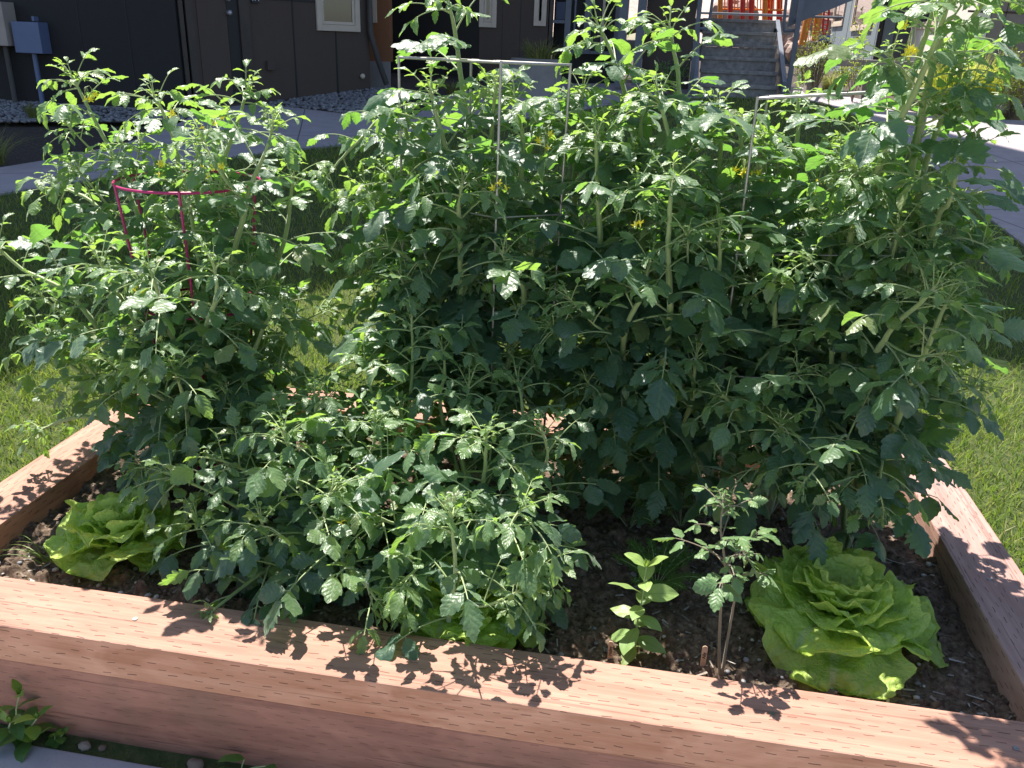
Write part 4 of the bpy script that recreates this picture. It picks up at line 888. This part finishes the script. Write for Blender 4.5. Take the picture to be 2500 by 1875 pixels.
tcv = bpy.data.curves.new('lettering', 'FONT'); tcv.body = '1M'; tcv.size = .085; tcv.extrude = .001; tcv.align_x = 'CENTER'
to = bpy.data.objects.new('tmp', tcv); link(to); bpy.context.view_layer.update(); me = bpy.data.meshes.new_from_object(to.evaluated_get(bpy.context.evaluated_depsgraph_get())); bpy.data.objects.remove(to); me.materials.clear(); me.materials.append(M_WHITE)
wo = bpy.data.objects.new('lettering', me); link(wo); x, z = wb.at(621, 2); wo.matrix_world = wb.M @ Matrix.Translation((x, -.0225, z)) @ Matrix.Rotation(RAD(90), 4, 'X'); wo.parent = sg
# downspout at the corner, curving at its foot
x, z = wb.at(898, 60); p0 = wb.M @ Vector((x, -.05, ZR)); p1 = wb.M @ Vector((x, -.05, z-.1)); p2 = wb.M @ Vector((x+.10, -.08, z-.45)); p3 = wb.M @ Vector((x+.22, -.10, z-.75)); ac = Acc(); ac.tube(np.array([p0[:], p1[:], p2[:], p3[:]]), .04, 10); ac.build('downspout', M_PIPE, bA_)
x, z = wb.at(882, 186); bm = bmesh.new(); bmesh.ops.create_uvsphere(bm, u_segments=12, v_segments=8, radius=.035, matrix=wb.M @ Matrix.Translation((x, -.03, z))); parent_at(from_bm('vent_cap', bm, M_TRIM, smooth=True), bA_)
mb = wa.rect('meter_box', 57, 53, 122, 131, -.16, 0, M_BOXB, .006); mb['label'] = 'blue-grey metal box'; x, z = wa.at(103, 52); wa.box('hasp', x-.01, x+.02, -.15, -.08, z, z+.05, M_BOXB)
mb = wa.rect('meter_box', -90, 2, 42, 112, -.2, 0, M_BOXT, .006); mb['label'] = 'beige metal box with a panel line'; wa.rect('panel', -60, 40, 14, 108, -.206, -.2, M_BOXT, .002)
for u, v0, r_, mt in ((27, 112, .035, M_PIPE), (96, 131, .028, M_BOXB)):
    x, z = wa.at(u, v0); ac = Acc(); q = [wa.M @ Vector((x, -.08, zz)) for zz in (z+.02, z*.5+.2, zf+.1)]; ac.tube(np.array([a[:] for a in q]), r_, 10); ac.build('conduit', mt, bA_)
wa.box('footing', 0, wa.L+.01, -.02, 0, zf-.1, zf+.28, M_CONC); wb.box('footing', 1.2, wb.L, -.02, 0, zf-.1, zf+.31, M_CONC)

# main block with windows facing the lawn
YB = 13.4; zb = float(T(YB)); xl = float(P(905, 100, YB)[0])-.6; xr = float(P(1530, 60, YB)[0]); ZC = 19.8  # unseen upper height shaped to cast the shade edge on the lawn
bC_ = empty('apartment_building', ((xl+xr)/2, YB, zb), 'brown sided apartment block with cream-framed windows behind the central tomatoes', 'building')
wc = Wall((xl, YB), (xr, YB), bC_); wf = Wall((xl, YB-1.2), (xr, YB-1.2), bC_)
xo0, _ = wf.at(908, 100); xo1, _ = wf.at(951, 100)
wf.box('wall', xo0-1.5, xo1, 0, .15, zb+.22, 4.2, M_WOODW)['label'] = 'orange cedar cladding beside the dark doorway'; wf.box('footing', xo0-1.5, xo1+.01, -.02, .0, zb-.3, zb+.22, M_CONC)
wf.window(905, 921, 55, 1.2, .05)
xd1, _ = wc.at(1170, 100)
bxd = wc.at(951, 100)[0]-1.
wc.box('recess', bxd, xd1, 1.0, 1.15, zb-.3, 4.2, M_BLACK); wc.box('wall', xd1, wc.at(1338, 60)[0], 0, .2, zb-.3, ZC, M_BROWN)  # recess is a black sheet standing for the doorway's deep shade
wc.box('wall', bxd-1, xd1-.01, .0, .2, 3.0, ZC, M_BROWN)
x0_, _ = wc.at(1338, 60); wc.box('wall', x0_+.001, wc.L, .0, .2, 3.0, ZC, M_BROWN); wc.box('recess', x0_+.01, wc.L-.05, .6, .7, zb-.3, 3.0, M_BLACK)
wc.box('roof', bxd-1.5, wc.L+.1, -.2, 3.25, ZC, ZC+.3, M_BLACK); wc.box('wall', -1, wc.L, 3.0, 3.2, zb+4, ZC, M_BROWN); wc.box('wall', wc.L-.2, wc.L, .21, 2.99, 3.2, ZC-.01, M_BROWN); wc.box('ceiling', -1, wc.L-.21, .21, 2.99, 3.0, 3.12, M_BROWN)  # depth kept thin so sun reaches the right path and grass
wc.window(1170, 1212, 66, 1.25, .07); wc.window(1303, 1333, 63, 1.25, .07); wc.rect('seam', 1268, -60, 1270, 190, -.004, .003, M_BLACK); wc.rect('seam', 1225, -60, 1226, 190, -.004, .003, M_BLACK)
for u0, u1, mt in ((1340, 1348, M_TRIMD), (1378, 1392, M_STEEL), (1400, 1404, M_STEEL), (1425, 1443, M_STEEL), (1468, 1474, M_TRIM), (1500, 1518, M_STEEL)): wc.rect('post', u0, -80, u1, 132 if u0 > 1370 else 125, .02, .12, mt)
wc.rect('rail', 1344, 48, 1378, 57, .03, .10, M_STEEL); wc.rect('kick_plate', 1392, 122, 1500, 134, .04, .10, M_STEEL); wc.rect('door', 1352, 2, 1374, 47, .3, .34, M_BOXB); wc.rect('door', 1446, -80, 1466, 122, .1, .14, M_BLACK)
dpp = wc.at(1410, 0)
# steel columns of the walkway in front of the stair and the dark wall beside the stair
YD = 12.7; bD_ = empty('stair_tower', (1.0, YD, float(T(YD))), 'dark stair tower wall with blue-grey steel columns left of the outdoor stair', 'building'); wd = Wall((-1, YD), (6, YD), bD_); zd = float(T(YD))
wd.rect('column', 1507, -200, 1528, 212, -.02, .12, M_STEEL); wd.rect('column', 1550, -200, 1571, 210, -.02, .12, M_STEEL)
x0_, _ = wd.at(1571, 100); x1_, _ = wd.at(1694, 100); wd.box('wall', x0_, x1_, .3, .5, zd-.3, 6.0, M_BROWN)
wd.box('deck', x0_-1.2, x1_+.3, .2, 2.6, 3.6, 3.85, M_BROWN)
# outdoor stair
YS = 12.5; q0 = P(1703, 205, YS); q1 = P(1906, 214, YS); zs = float(T(YS)); st_ = empty('outdoor_stair', ((q0[0]+q1[0])/2, YS, zs), 'grey concrete outdoor stair with blue-grey steel stringers and tube handrails', 'stairs')
ws = Wall((q0[0], YS), (q1[0], YS), st_); Wd = ws.L; rise, run = .172, .275
for k in range(6):
    o = ws.box('step', .03, Wd-.03, k*run, k*run+.30, zs+rise*(k+1)-.045, zs+rise*(k+1), M_STEP, .006); ws.box('riser', .035, Wd-.035, k*run+.03, k*run+.05, zs+rise*k, zs+rise*(k+1)-.046, M_STEP)
zl = zs+rise*6; ws.box('landing', -.1, Wd+.25, 6*run, 6*run+1.4, zl-.18, zl-.001, M_STEP)
def slab(pts, x0, x1, mat, name, W_, y=None):
    bm = bmesh.new(); a = [bm.verts.new(W_.M @ Vector((x0, yy, zz))) for yy, zz in pts]; b = [bm.verts.new(W_.M @ Vector((x1, yy, zz))) for yy, zz in pts]
    n_ = len(pts); bm.faces.new(a); bm.faces.new(b[::-1])
    for i in range(n_): bm.faces.new((a[i], b[i], b[(i+1) % n_], a[(i+1) % n_]))
    bmesh.ops.recalc_face_normals(bm, faces=bm.faces[:]); o = from_bm(name, bm, mat); parent_at(o, W_.root); return o
prof = [(-.12, zs-.05), (.10, zs-.05), (6*run+.05, zl-.30), (6*run+.05, zl+.02), (-.12, zs+.24)]
slab(prof, -.06, 0, M_STEEL, 'stringer', ws); slab(prof, Wd, Wd+.06, M_STEEL, 'stringer', ws)
def tube_l(name, pts, r, W_, mat=M_GALV): ac = Acc(); C_s = spline([tuple((W_.M @ Vector(p))[:]) for p in pts], .08); ac.tube(C_s, r, 8); return ac.build(name, mat, W_.root)
for x_ in (-.09, Wd+.09):
    tube_l('handrail', [(x_, -.05, zs+.0), (x_, -.05, zs+.5), (x_, -.04, zs+.92), (x_, .15, zs+1.03), (x_, 6*run, zl+.98)], .024, ws, M_STEEL)
    sgn = 1 if x_ < 0 else -1
    xx = x_+.13*sgn if x_ < 0 else x_-.15
    xq, zq = ws.at(1697 if x_ < 0 else 1945, 68 if x_ < 0 else 74); tube_l('handrail', [(xq, -.02, zq), (xq+.20*(1 if x_ < 0 else -1)*.6, -.02, zq-.01), (xq+.17*(1 if x_ < 0 else -1), -.01, zq+.03), (xq+.19*(1 if x_ < 0 else -1), .05, zq+.5), (xq+.19*(1 if x_ < 0 else -1), .3, zq+1.1)], .02, ws, M_STEEL)
    ws.box('newel_post', x_-.03, x_+.03, -.10, -.04, zs-.05, zs+1.5, M_STEEL)
for zz in (.12, .5, .95): tube_l('guard_rail', [(0, 6*run+1.35, zl+zz), (Wd/2, 6*run+1.35, zl+zz), (Wd+1.2, 6*run+1.35, zl+zz)], .02, ws, M_STEEL)
# upper flight: inclined steel stringer rising to the right
xa, za = ws.at(1935, 66); xb_, zb_ = ws.at(2100, -6); bm = bmesh.new(); vs = [ws.M @ Vector(c) for c in ((xa-.05, .1, za), (xb_, .1, zb_), (xb_+3, .1, zb_+1.45), (xb_+3, .1, zb_+2.0), (xa-.05, .1, za+.75))]; a = [bm.verts.new(v) for v in vs]; b = [bm.verts.new(v+Vector((0, .06, 0))) for v in vs]; bm.faces.new(a); bm.faces.new(b[::-1])
for i in range(5): bm.faces.new((a[i], b[i], b[(i+1) % 5], a[(i+1) % 5]))
bmesh.ops.recalc_face_normals(bm, faces=bm.faces[:]); parent_at(from_bm('upper_stringer', bm, M_STEEL), st_)

# right-hand buildings: side walls face the sun
def xat(u, y): r = ray(u, 120); return float(r[0]/r[1]*y)
bE_ = empty('blue_grey_building', (4.5, 19, .9), 'sunlit blue-grey sided building with two cream-framed windows right of the stair', 'building')
xe = xat(2146, 16.8); ye0 = 16.8; ye1 = xe/(xat(2022, 1.)); we = Wall((xe, ye1), (xe, ye0), bE_)   # x runs toward the camera, outside face looks left
we.box('wall', 0, we.L, 0, .2, .5, 6, M_GREYB)
for u0, u1, vb in ((2032, 2057, 66), (2078, 2127, 76)): we.window(u0, u1, vb, 1.5, .07)
for u in (2068, 2140, 2040): we.rect('seam', u, -60, u+1, 150, -.004, .002, M_CHAR)
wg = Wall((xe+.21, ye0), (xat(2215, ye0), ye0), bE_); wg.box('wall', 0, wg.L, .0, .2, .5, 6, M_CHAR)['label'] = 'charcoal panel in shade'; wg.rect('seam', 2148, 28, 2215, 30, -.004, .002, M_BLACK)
xd = float(wg.at(2139, 60)[0]); tube_l('downspout', [(-.25, -.04, .6), (-.25, -.04, 3), (-.25, -.04, 6)], .045, wg, M_BLACK)
box('roof', (xe-.3, ye0-.3, 6.0), (xe+7, ye1+.5, 6.25), M_BLACK, None).name = 'roof'; parent_at(bpy.data.objects['roof'] if False else [o for o in COL.objects if o.type == 'MESH' and o.parent is None and o.name.startswith('roof')][-1], bE_)
xw = xat(2215, ye0); yw0 = xw/xat(2362, 1.); bF_ = empty('cream_building', (xw, yw0, .8), 'bright cream walled building with a shaded taupe front at the right edge', 'building')
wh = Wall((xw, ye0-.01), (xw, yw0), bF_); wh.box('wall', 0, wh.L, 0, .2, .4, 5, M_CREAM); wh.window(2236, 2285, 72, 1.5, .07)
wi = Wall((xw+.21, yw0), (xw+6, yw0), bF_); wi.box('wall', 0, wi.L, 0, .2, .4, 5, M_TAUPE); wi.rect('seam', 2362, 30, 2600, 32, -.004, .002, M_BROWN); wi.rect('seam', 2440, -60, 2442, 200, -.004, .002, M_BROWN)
wi.box('roof', -.5, 7, -.3, 5, 5, 5.2, M_BLACK)

# ------------------------------------------------------------------ slope, boulders, playground
nx_, ny_ = 90, 60; X_ = np.linspace(-30, 45, nx_); Y_g = np.linspace(23.5, 60, ny_); XX, YY = np.meshgrid(X_, Y_g, indexing='ij')
ZZ = T(YY)-.1+np.maximum(YY-24, 0)*.42+fbm(XX*.6+50, YY*.6, 4)*1.2; ac = Acc(); ac.grid(np.stack([XX, YY, ZZ], -1)); tag(ac.build('slope', M_SLOPE), kind='structure')
labs = ['large pale boulder on the gravel slope just right of the stair', 'rounded boulder on the slope between the orange posts', 'low boulder at the foot of the slope by the blue plastic panel', 'boulder high on the slope under the upper stair flight', 'boulder seen through the stair landing rails']
for i, (u, v, Y, s) in enumerate([(1975, 78, 23, .75), (2000, 60, 25, .8), (1965, 118, 22.5, .5), (2030, 50, 26, .7), (1790, 30, 23, .6)]):
    p = P(u, v, Y); nz = fbm(_iv3[:, 0]*1.5+i*7+20, _iv3[:, 1]*1.5+_iv3[:, 2]*1.1+20, 4)[:, None]; ac = Acc(); ac.raw(_iv3*(.55+.9*nz)*np.array([s, s*.8, s*.7]), _if3, 0., .5); o = ac.build('boulder', M_ROCK, smooth=False); o.location = p.tolist(); tag(o, labs[i], 'boulder', 'boulders on the slope')
pg = empty('play_structure', (float(P(1850, 60, 19)[0]), 19, 1), 'orange and red playground climbing frame behind the stair', 'playground')
def pole(name, u0, v0, u1, v1, Y, r, mat, root=pg): ac = Acc(); a, b = P(u0, v0, Y), P(u1, v1, Y); ac.tube(np.array([a, (a+b)/2, b]), r, 10); return ac.build(name, mat, root)
for u in (1760, 1785, 1815, 1836, 1870): pole('post', u, -60, u-4, 120, 19, .05, M_RED if u in (1785, 1815, 1836) else M_ORANGE)
for u in range(1762, 1910, 8): pole('baluster', u, -50, u-1, 22, 19.3, .012, M_ORANGE)
for u in (1870, 1882, 1905): pole('post', u, -60, u-4, 95, 19.6, .06, M_RED)
for v in (-6, 22): pole('rail', 1755, v, 1915, v+3, 19.3, .018, M_ORANGE)
pole('post', 1973, 40, 1958, 110, 18, .07, M_ORANGE); pole('post', 2002, 10, 1990, 100, 18, .07, M_ORANGE)
ac = Acc(); lp = [P(u, v, 18) for u, v in ((2008, 82), (2012, 30), (2018, 20), (2024, 26), (2018, 78), (2012, 84), (2008, 80))]; ac.tube(spline(lp, .05), .02, 8); ac.build('ladder', M_RED, pg)
for v in (36, 48, 60, 72): pole('rung', 2010, v, 2022, v+1, 18, .012, M_RED)
p0, p1 = P(2000, 86, 18), P(2018, 102, 18); o = box('panel', (p0[0], 17.95, p1[2]), (p1[0]+.05, 18.1, p0[2]), M_BLUEP, None, .02); parent_at(o, pg)
p0, p1 = P(1985, 102, 18), P(2020, 116, 18); o = box('platform', (p0[0], 17.8, p1[2]), (p1[0]+.05, 18.6, p0[2]), M_BLACK, None, .02); parent_at(o, pg)
p0, p1 = P(1935, 93, 20), P(2020, 99, 20)

# ------------------------------------------------------------------ bench, planter, shrubs
YBn = 13.2; p0 = P(1966, 140, YBn); p1 = P(2335, 167, YBn); zt_ = float(p0[2]); bn = empty('bench', ((p0[0]+p1[0])/2, YBn, float(T(YBn))), 'long weathered grey timber bench on block legs beyond the right tomatoes', 'bench')
o = box('seat', (p0[0], YBn, zt_-.095), (p1[0], YBn+.36, zt_), M_BENCH, None, .006); parent_at(o, bn)
for u in (1980, 2125, 2290): a = float(P(u, 150, YBn)[0]); o = box('leg', (a, YBn+.03, float(T(YBn))-.1), (a+.15, YBn+.32, zt_-.096), M_BENCH, None, .006); parent_at(o, bn)
YP = 12.0; pc = P(1310, 138, YP); rp = .36; zpl = float(P(1310, 143, YP)[2]); pl = empty('planter', (pc[0], YP, float(T(YP))), 'round grey concrete planter with tufted grass in front of the brown block', 'planter')
bm = bmesh.new(); bmesh.ops.create_cone(bm, cap_ends=True, segments=40, radius1=rp*.92, radius2=rp, depth=zpl-float(T(YP))+.1, matrix=Matrix.Translation((pc[0], YP, (zpl+float(T(YP))-.1)/2))); es = [e for e in bm.edges if len(e.link_faces) == 2 and e.calc_face_angle() > 1]; bmesh.ops.bevel(bm, geom=es, offset=.02, segments=2, affect='EDGES'); o = from_bm('pot', bm, M_CONC, smooth=False); parent_at(o, pl)
def tuft(name, c, h, spread, n_, mat, label, cat='grass', group=None, w=.004, lean=.9, r=.1):
    c = np.array(c, float); a = rng.random(n_)*6.283; rr = r*np.sqrt(rng.random(n_)); ac = Acc()
    for i in range(n_):
        d = np.array([math.cos(a[i]), math.sin(a[i]), 0]); p = c+d*rr[i]; hh = h*(.6+.5*rng.random()); k = lean*(.3+rng.random()); s_ = np.array([-d[1], d[0], 0])*w
        ts = np.linspace(0, 1, 6)[:, None]; q = p+d*(ts**1.8)*spread*k+np.array([0, 0, 1.])*hh*(ts-.45*k*ts**3); q2 = s_*(1-.85*ts); ac.grid(np.stack([q-q2, q+q2], 1), rnd=rng.random())
    return tag(ac.build(name, mat, origin=c), label, cat, group)
def bush(name, c, h, r, n_, label, mat=M_BUSH, age=.6, lf=.035, cat='shrub', group=None, twigs=14):
    c = np.array(c, float); root = empty(name, c, label, cat, group); st = Acc(); fo = Acc()
    for k in range(twigs):
        a = rng.random()*6.28; e = r*(.2+.8*rng.random()); top = c+np.array([math.cos(a)*e, math.sin(a)*e, h*(.6+.4*rng.random())]); mid = (c+top)/2+rng.normal(size=3)*.04*h; C = spline([c, mid, top], .06); st.tube(C, np.linspace(.008, .002, len(C)), 5, 0, 0)
        for i in range(n_//twigs):
            f = .2+.8*rng.random()**.7; p = C[min(len(C)-1, int(f*(len(C)-1)))]+rng.normal(size=3)*.055*min(1, h); put(fo, LF_ELL[rng.integers(14)], p, unit(rng.normal(size=3)+[0, 0, .3]), unit(rng.normal(size=3)+[0, 0, 1]), lf*(.7+.7*rng.random()), min(1, max(0, age+.3*rng.normal())), rng.random())
    st.build('branches', M_STEMB, root, origin=c); fo.build('foliage', mat, root, origin=c); return root
o = tuft('ornamental_grass', (pc[0]+.05, YP, zpl-.02), .32, .3, 260, M_OGR, 'olive tufted grass growing in the round concrete planter', 'plant', w=.006, r=.2)
tuft('ornamental_grass', G(2325, 276)+[0, .25, 0], .78, .55, 1500, M_YGR, 'tall bright yellow-green grass clump by the right path', 'plant', 'ornamental grass clumps', w=.006, r=.30)
tuft('ornamental_grass', G(2400, 278)+[0, .5, 0], .85, .5, 900, M_YGR, 'yellow-green grass clump with seed heads behind the silvery tuft', 'plant', 'ornamental grass clumps', w=.006, r=.28)
tuft('ornamental_grass', G(2425, 291)+[0, .12, 0], .26, .26, 700, M_BGR, 'low silvery blue-green grass tuft at the path edge', 'plant', 'ornamental grass clumps', w=.0035, r=.10)
bush('leafy_shrub', G(2475, 297)+[.05, .3, 0], 1.0, .38, 1500, 'airy yellow-green shrub with dark twigs at the right edge', lf=.035, twigs=30)
bush('leafy_shrub', G(2560, 300)+[0, .3, 0], .8, .38, 700, 'second airy shrub cut by the right edge of the frame', lf=.035, twigs=20)
for (u, v, h, r, nn, lab, ag) in [(1975, 214, .75, .34, 900, 'dark olive shrub left of the bench leg', .1), (2060, 216, .42, .3, 700, 'low yellow-green shrub beneath the bench seat', .8), (2110, 222, .40, .25, 500, 'yellow-green shrub beside the second bench leg', .9), (2180, 226, .40, .3, 500, 'yellow shrub right of the second bench leg', .9)]:
    bush('leafy_shrub', G(u, v)+[0, .5 if h > .7 else .1, 0], h, r, nn, lab, lf=.035, age=ag, twigs=20, group='shrubs around the bench')
bush('climbing_plant', [float(P(2098, 150, 12.6)[0]), 12.6, float(T(12.6))], 1.35, .16, 150, 'thin leafy climber standing before the blue-grey building window', lf=.05, age=1., twigs=6)
bush('leafy_shrub', [float(P(2000, 150, 13.2)[0]), 13.2, float(T(13.2))], .95, .38, 1000, 'brownish olive shrub in front of the playground', lf=.03, age=.3, twigs=24, group='shrubs around the bench')
bush('leafy_shrub', [float(P(1640, 170, 12.2)[0]), 12.2, float(T(12.2))], .55, .35, 700, 'dark shaded shrub at the foot of the stair tower wall', mat=M_WEED, lf=.04, age=0, twigs=20)
tuft('ornamental_grass', G(2030, 222)+[0, .1, 0], .34, .25, 350, M_OGR, 'olive grass clump under the bench near its left leg', 'plant', 'ornamental grass clumps', w=.005, r=.12)
tuft('ornamental_grass', G(85, 292), .22, .14, 260, M_OGR, 'small yellowish tuft on the stones below the blue-grey box', 'plant', 'ornamental grass clumps', w=.004, r=.05)
tuft('ornamental_grass', G(-10, 402), .40, .5, 160, M_OGR, 'tan arching grass blades at the left edge beside the path', 'plant', 'ornamental grass clumps', w=.004, r=.08)
tuft('ornamental_grass', G(1105, 232), .22, .18, 220, M_OGR, 'small dark grass tuft beside the path left of the planter', 'plant', 'ornamental grass clumps', w=.004, r=.08)
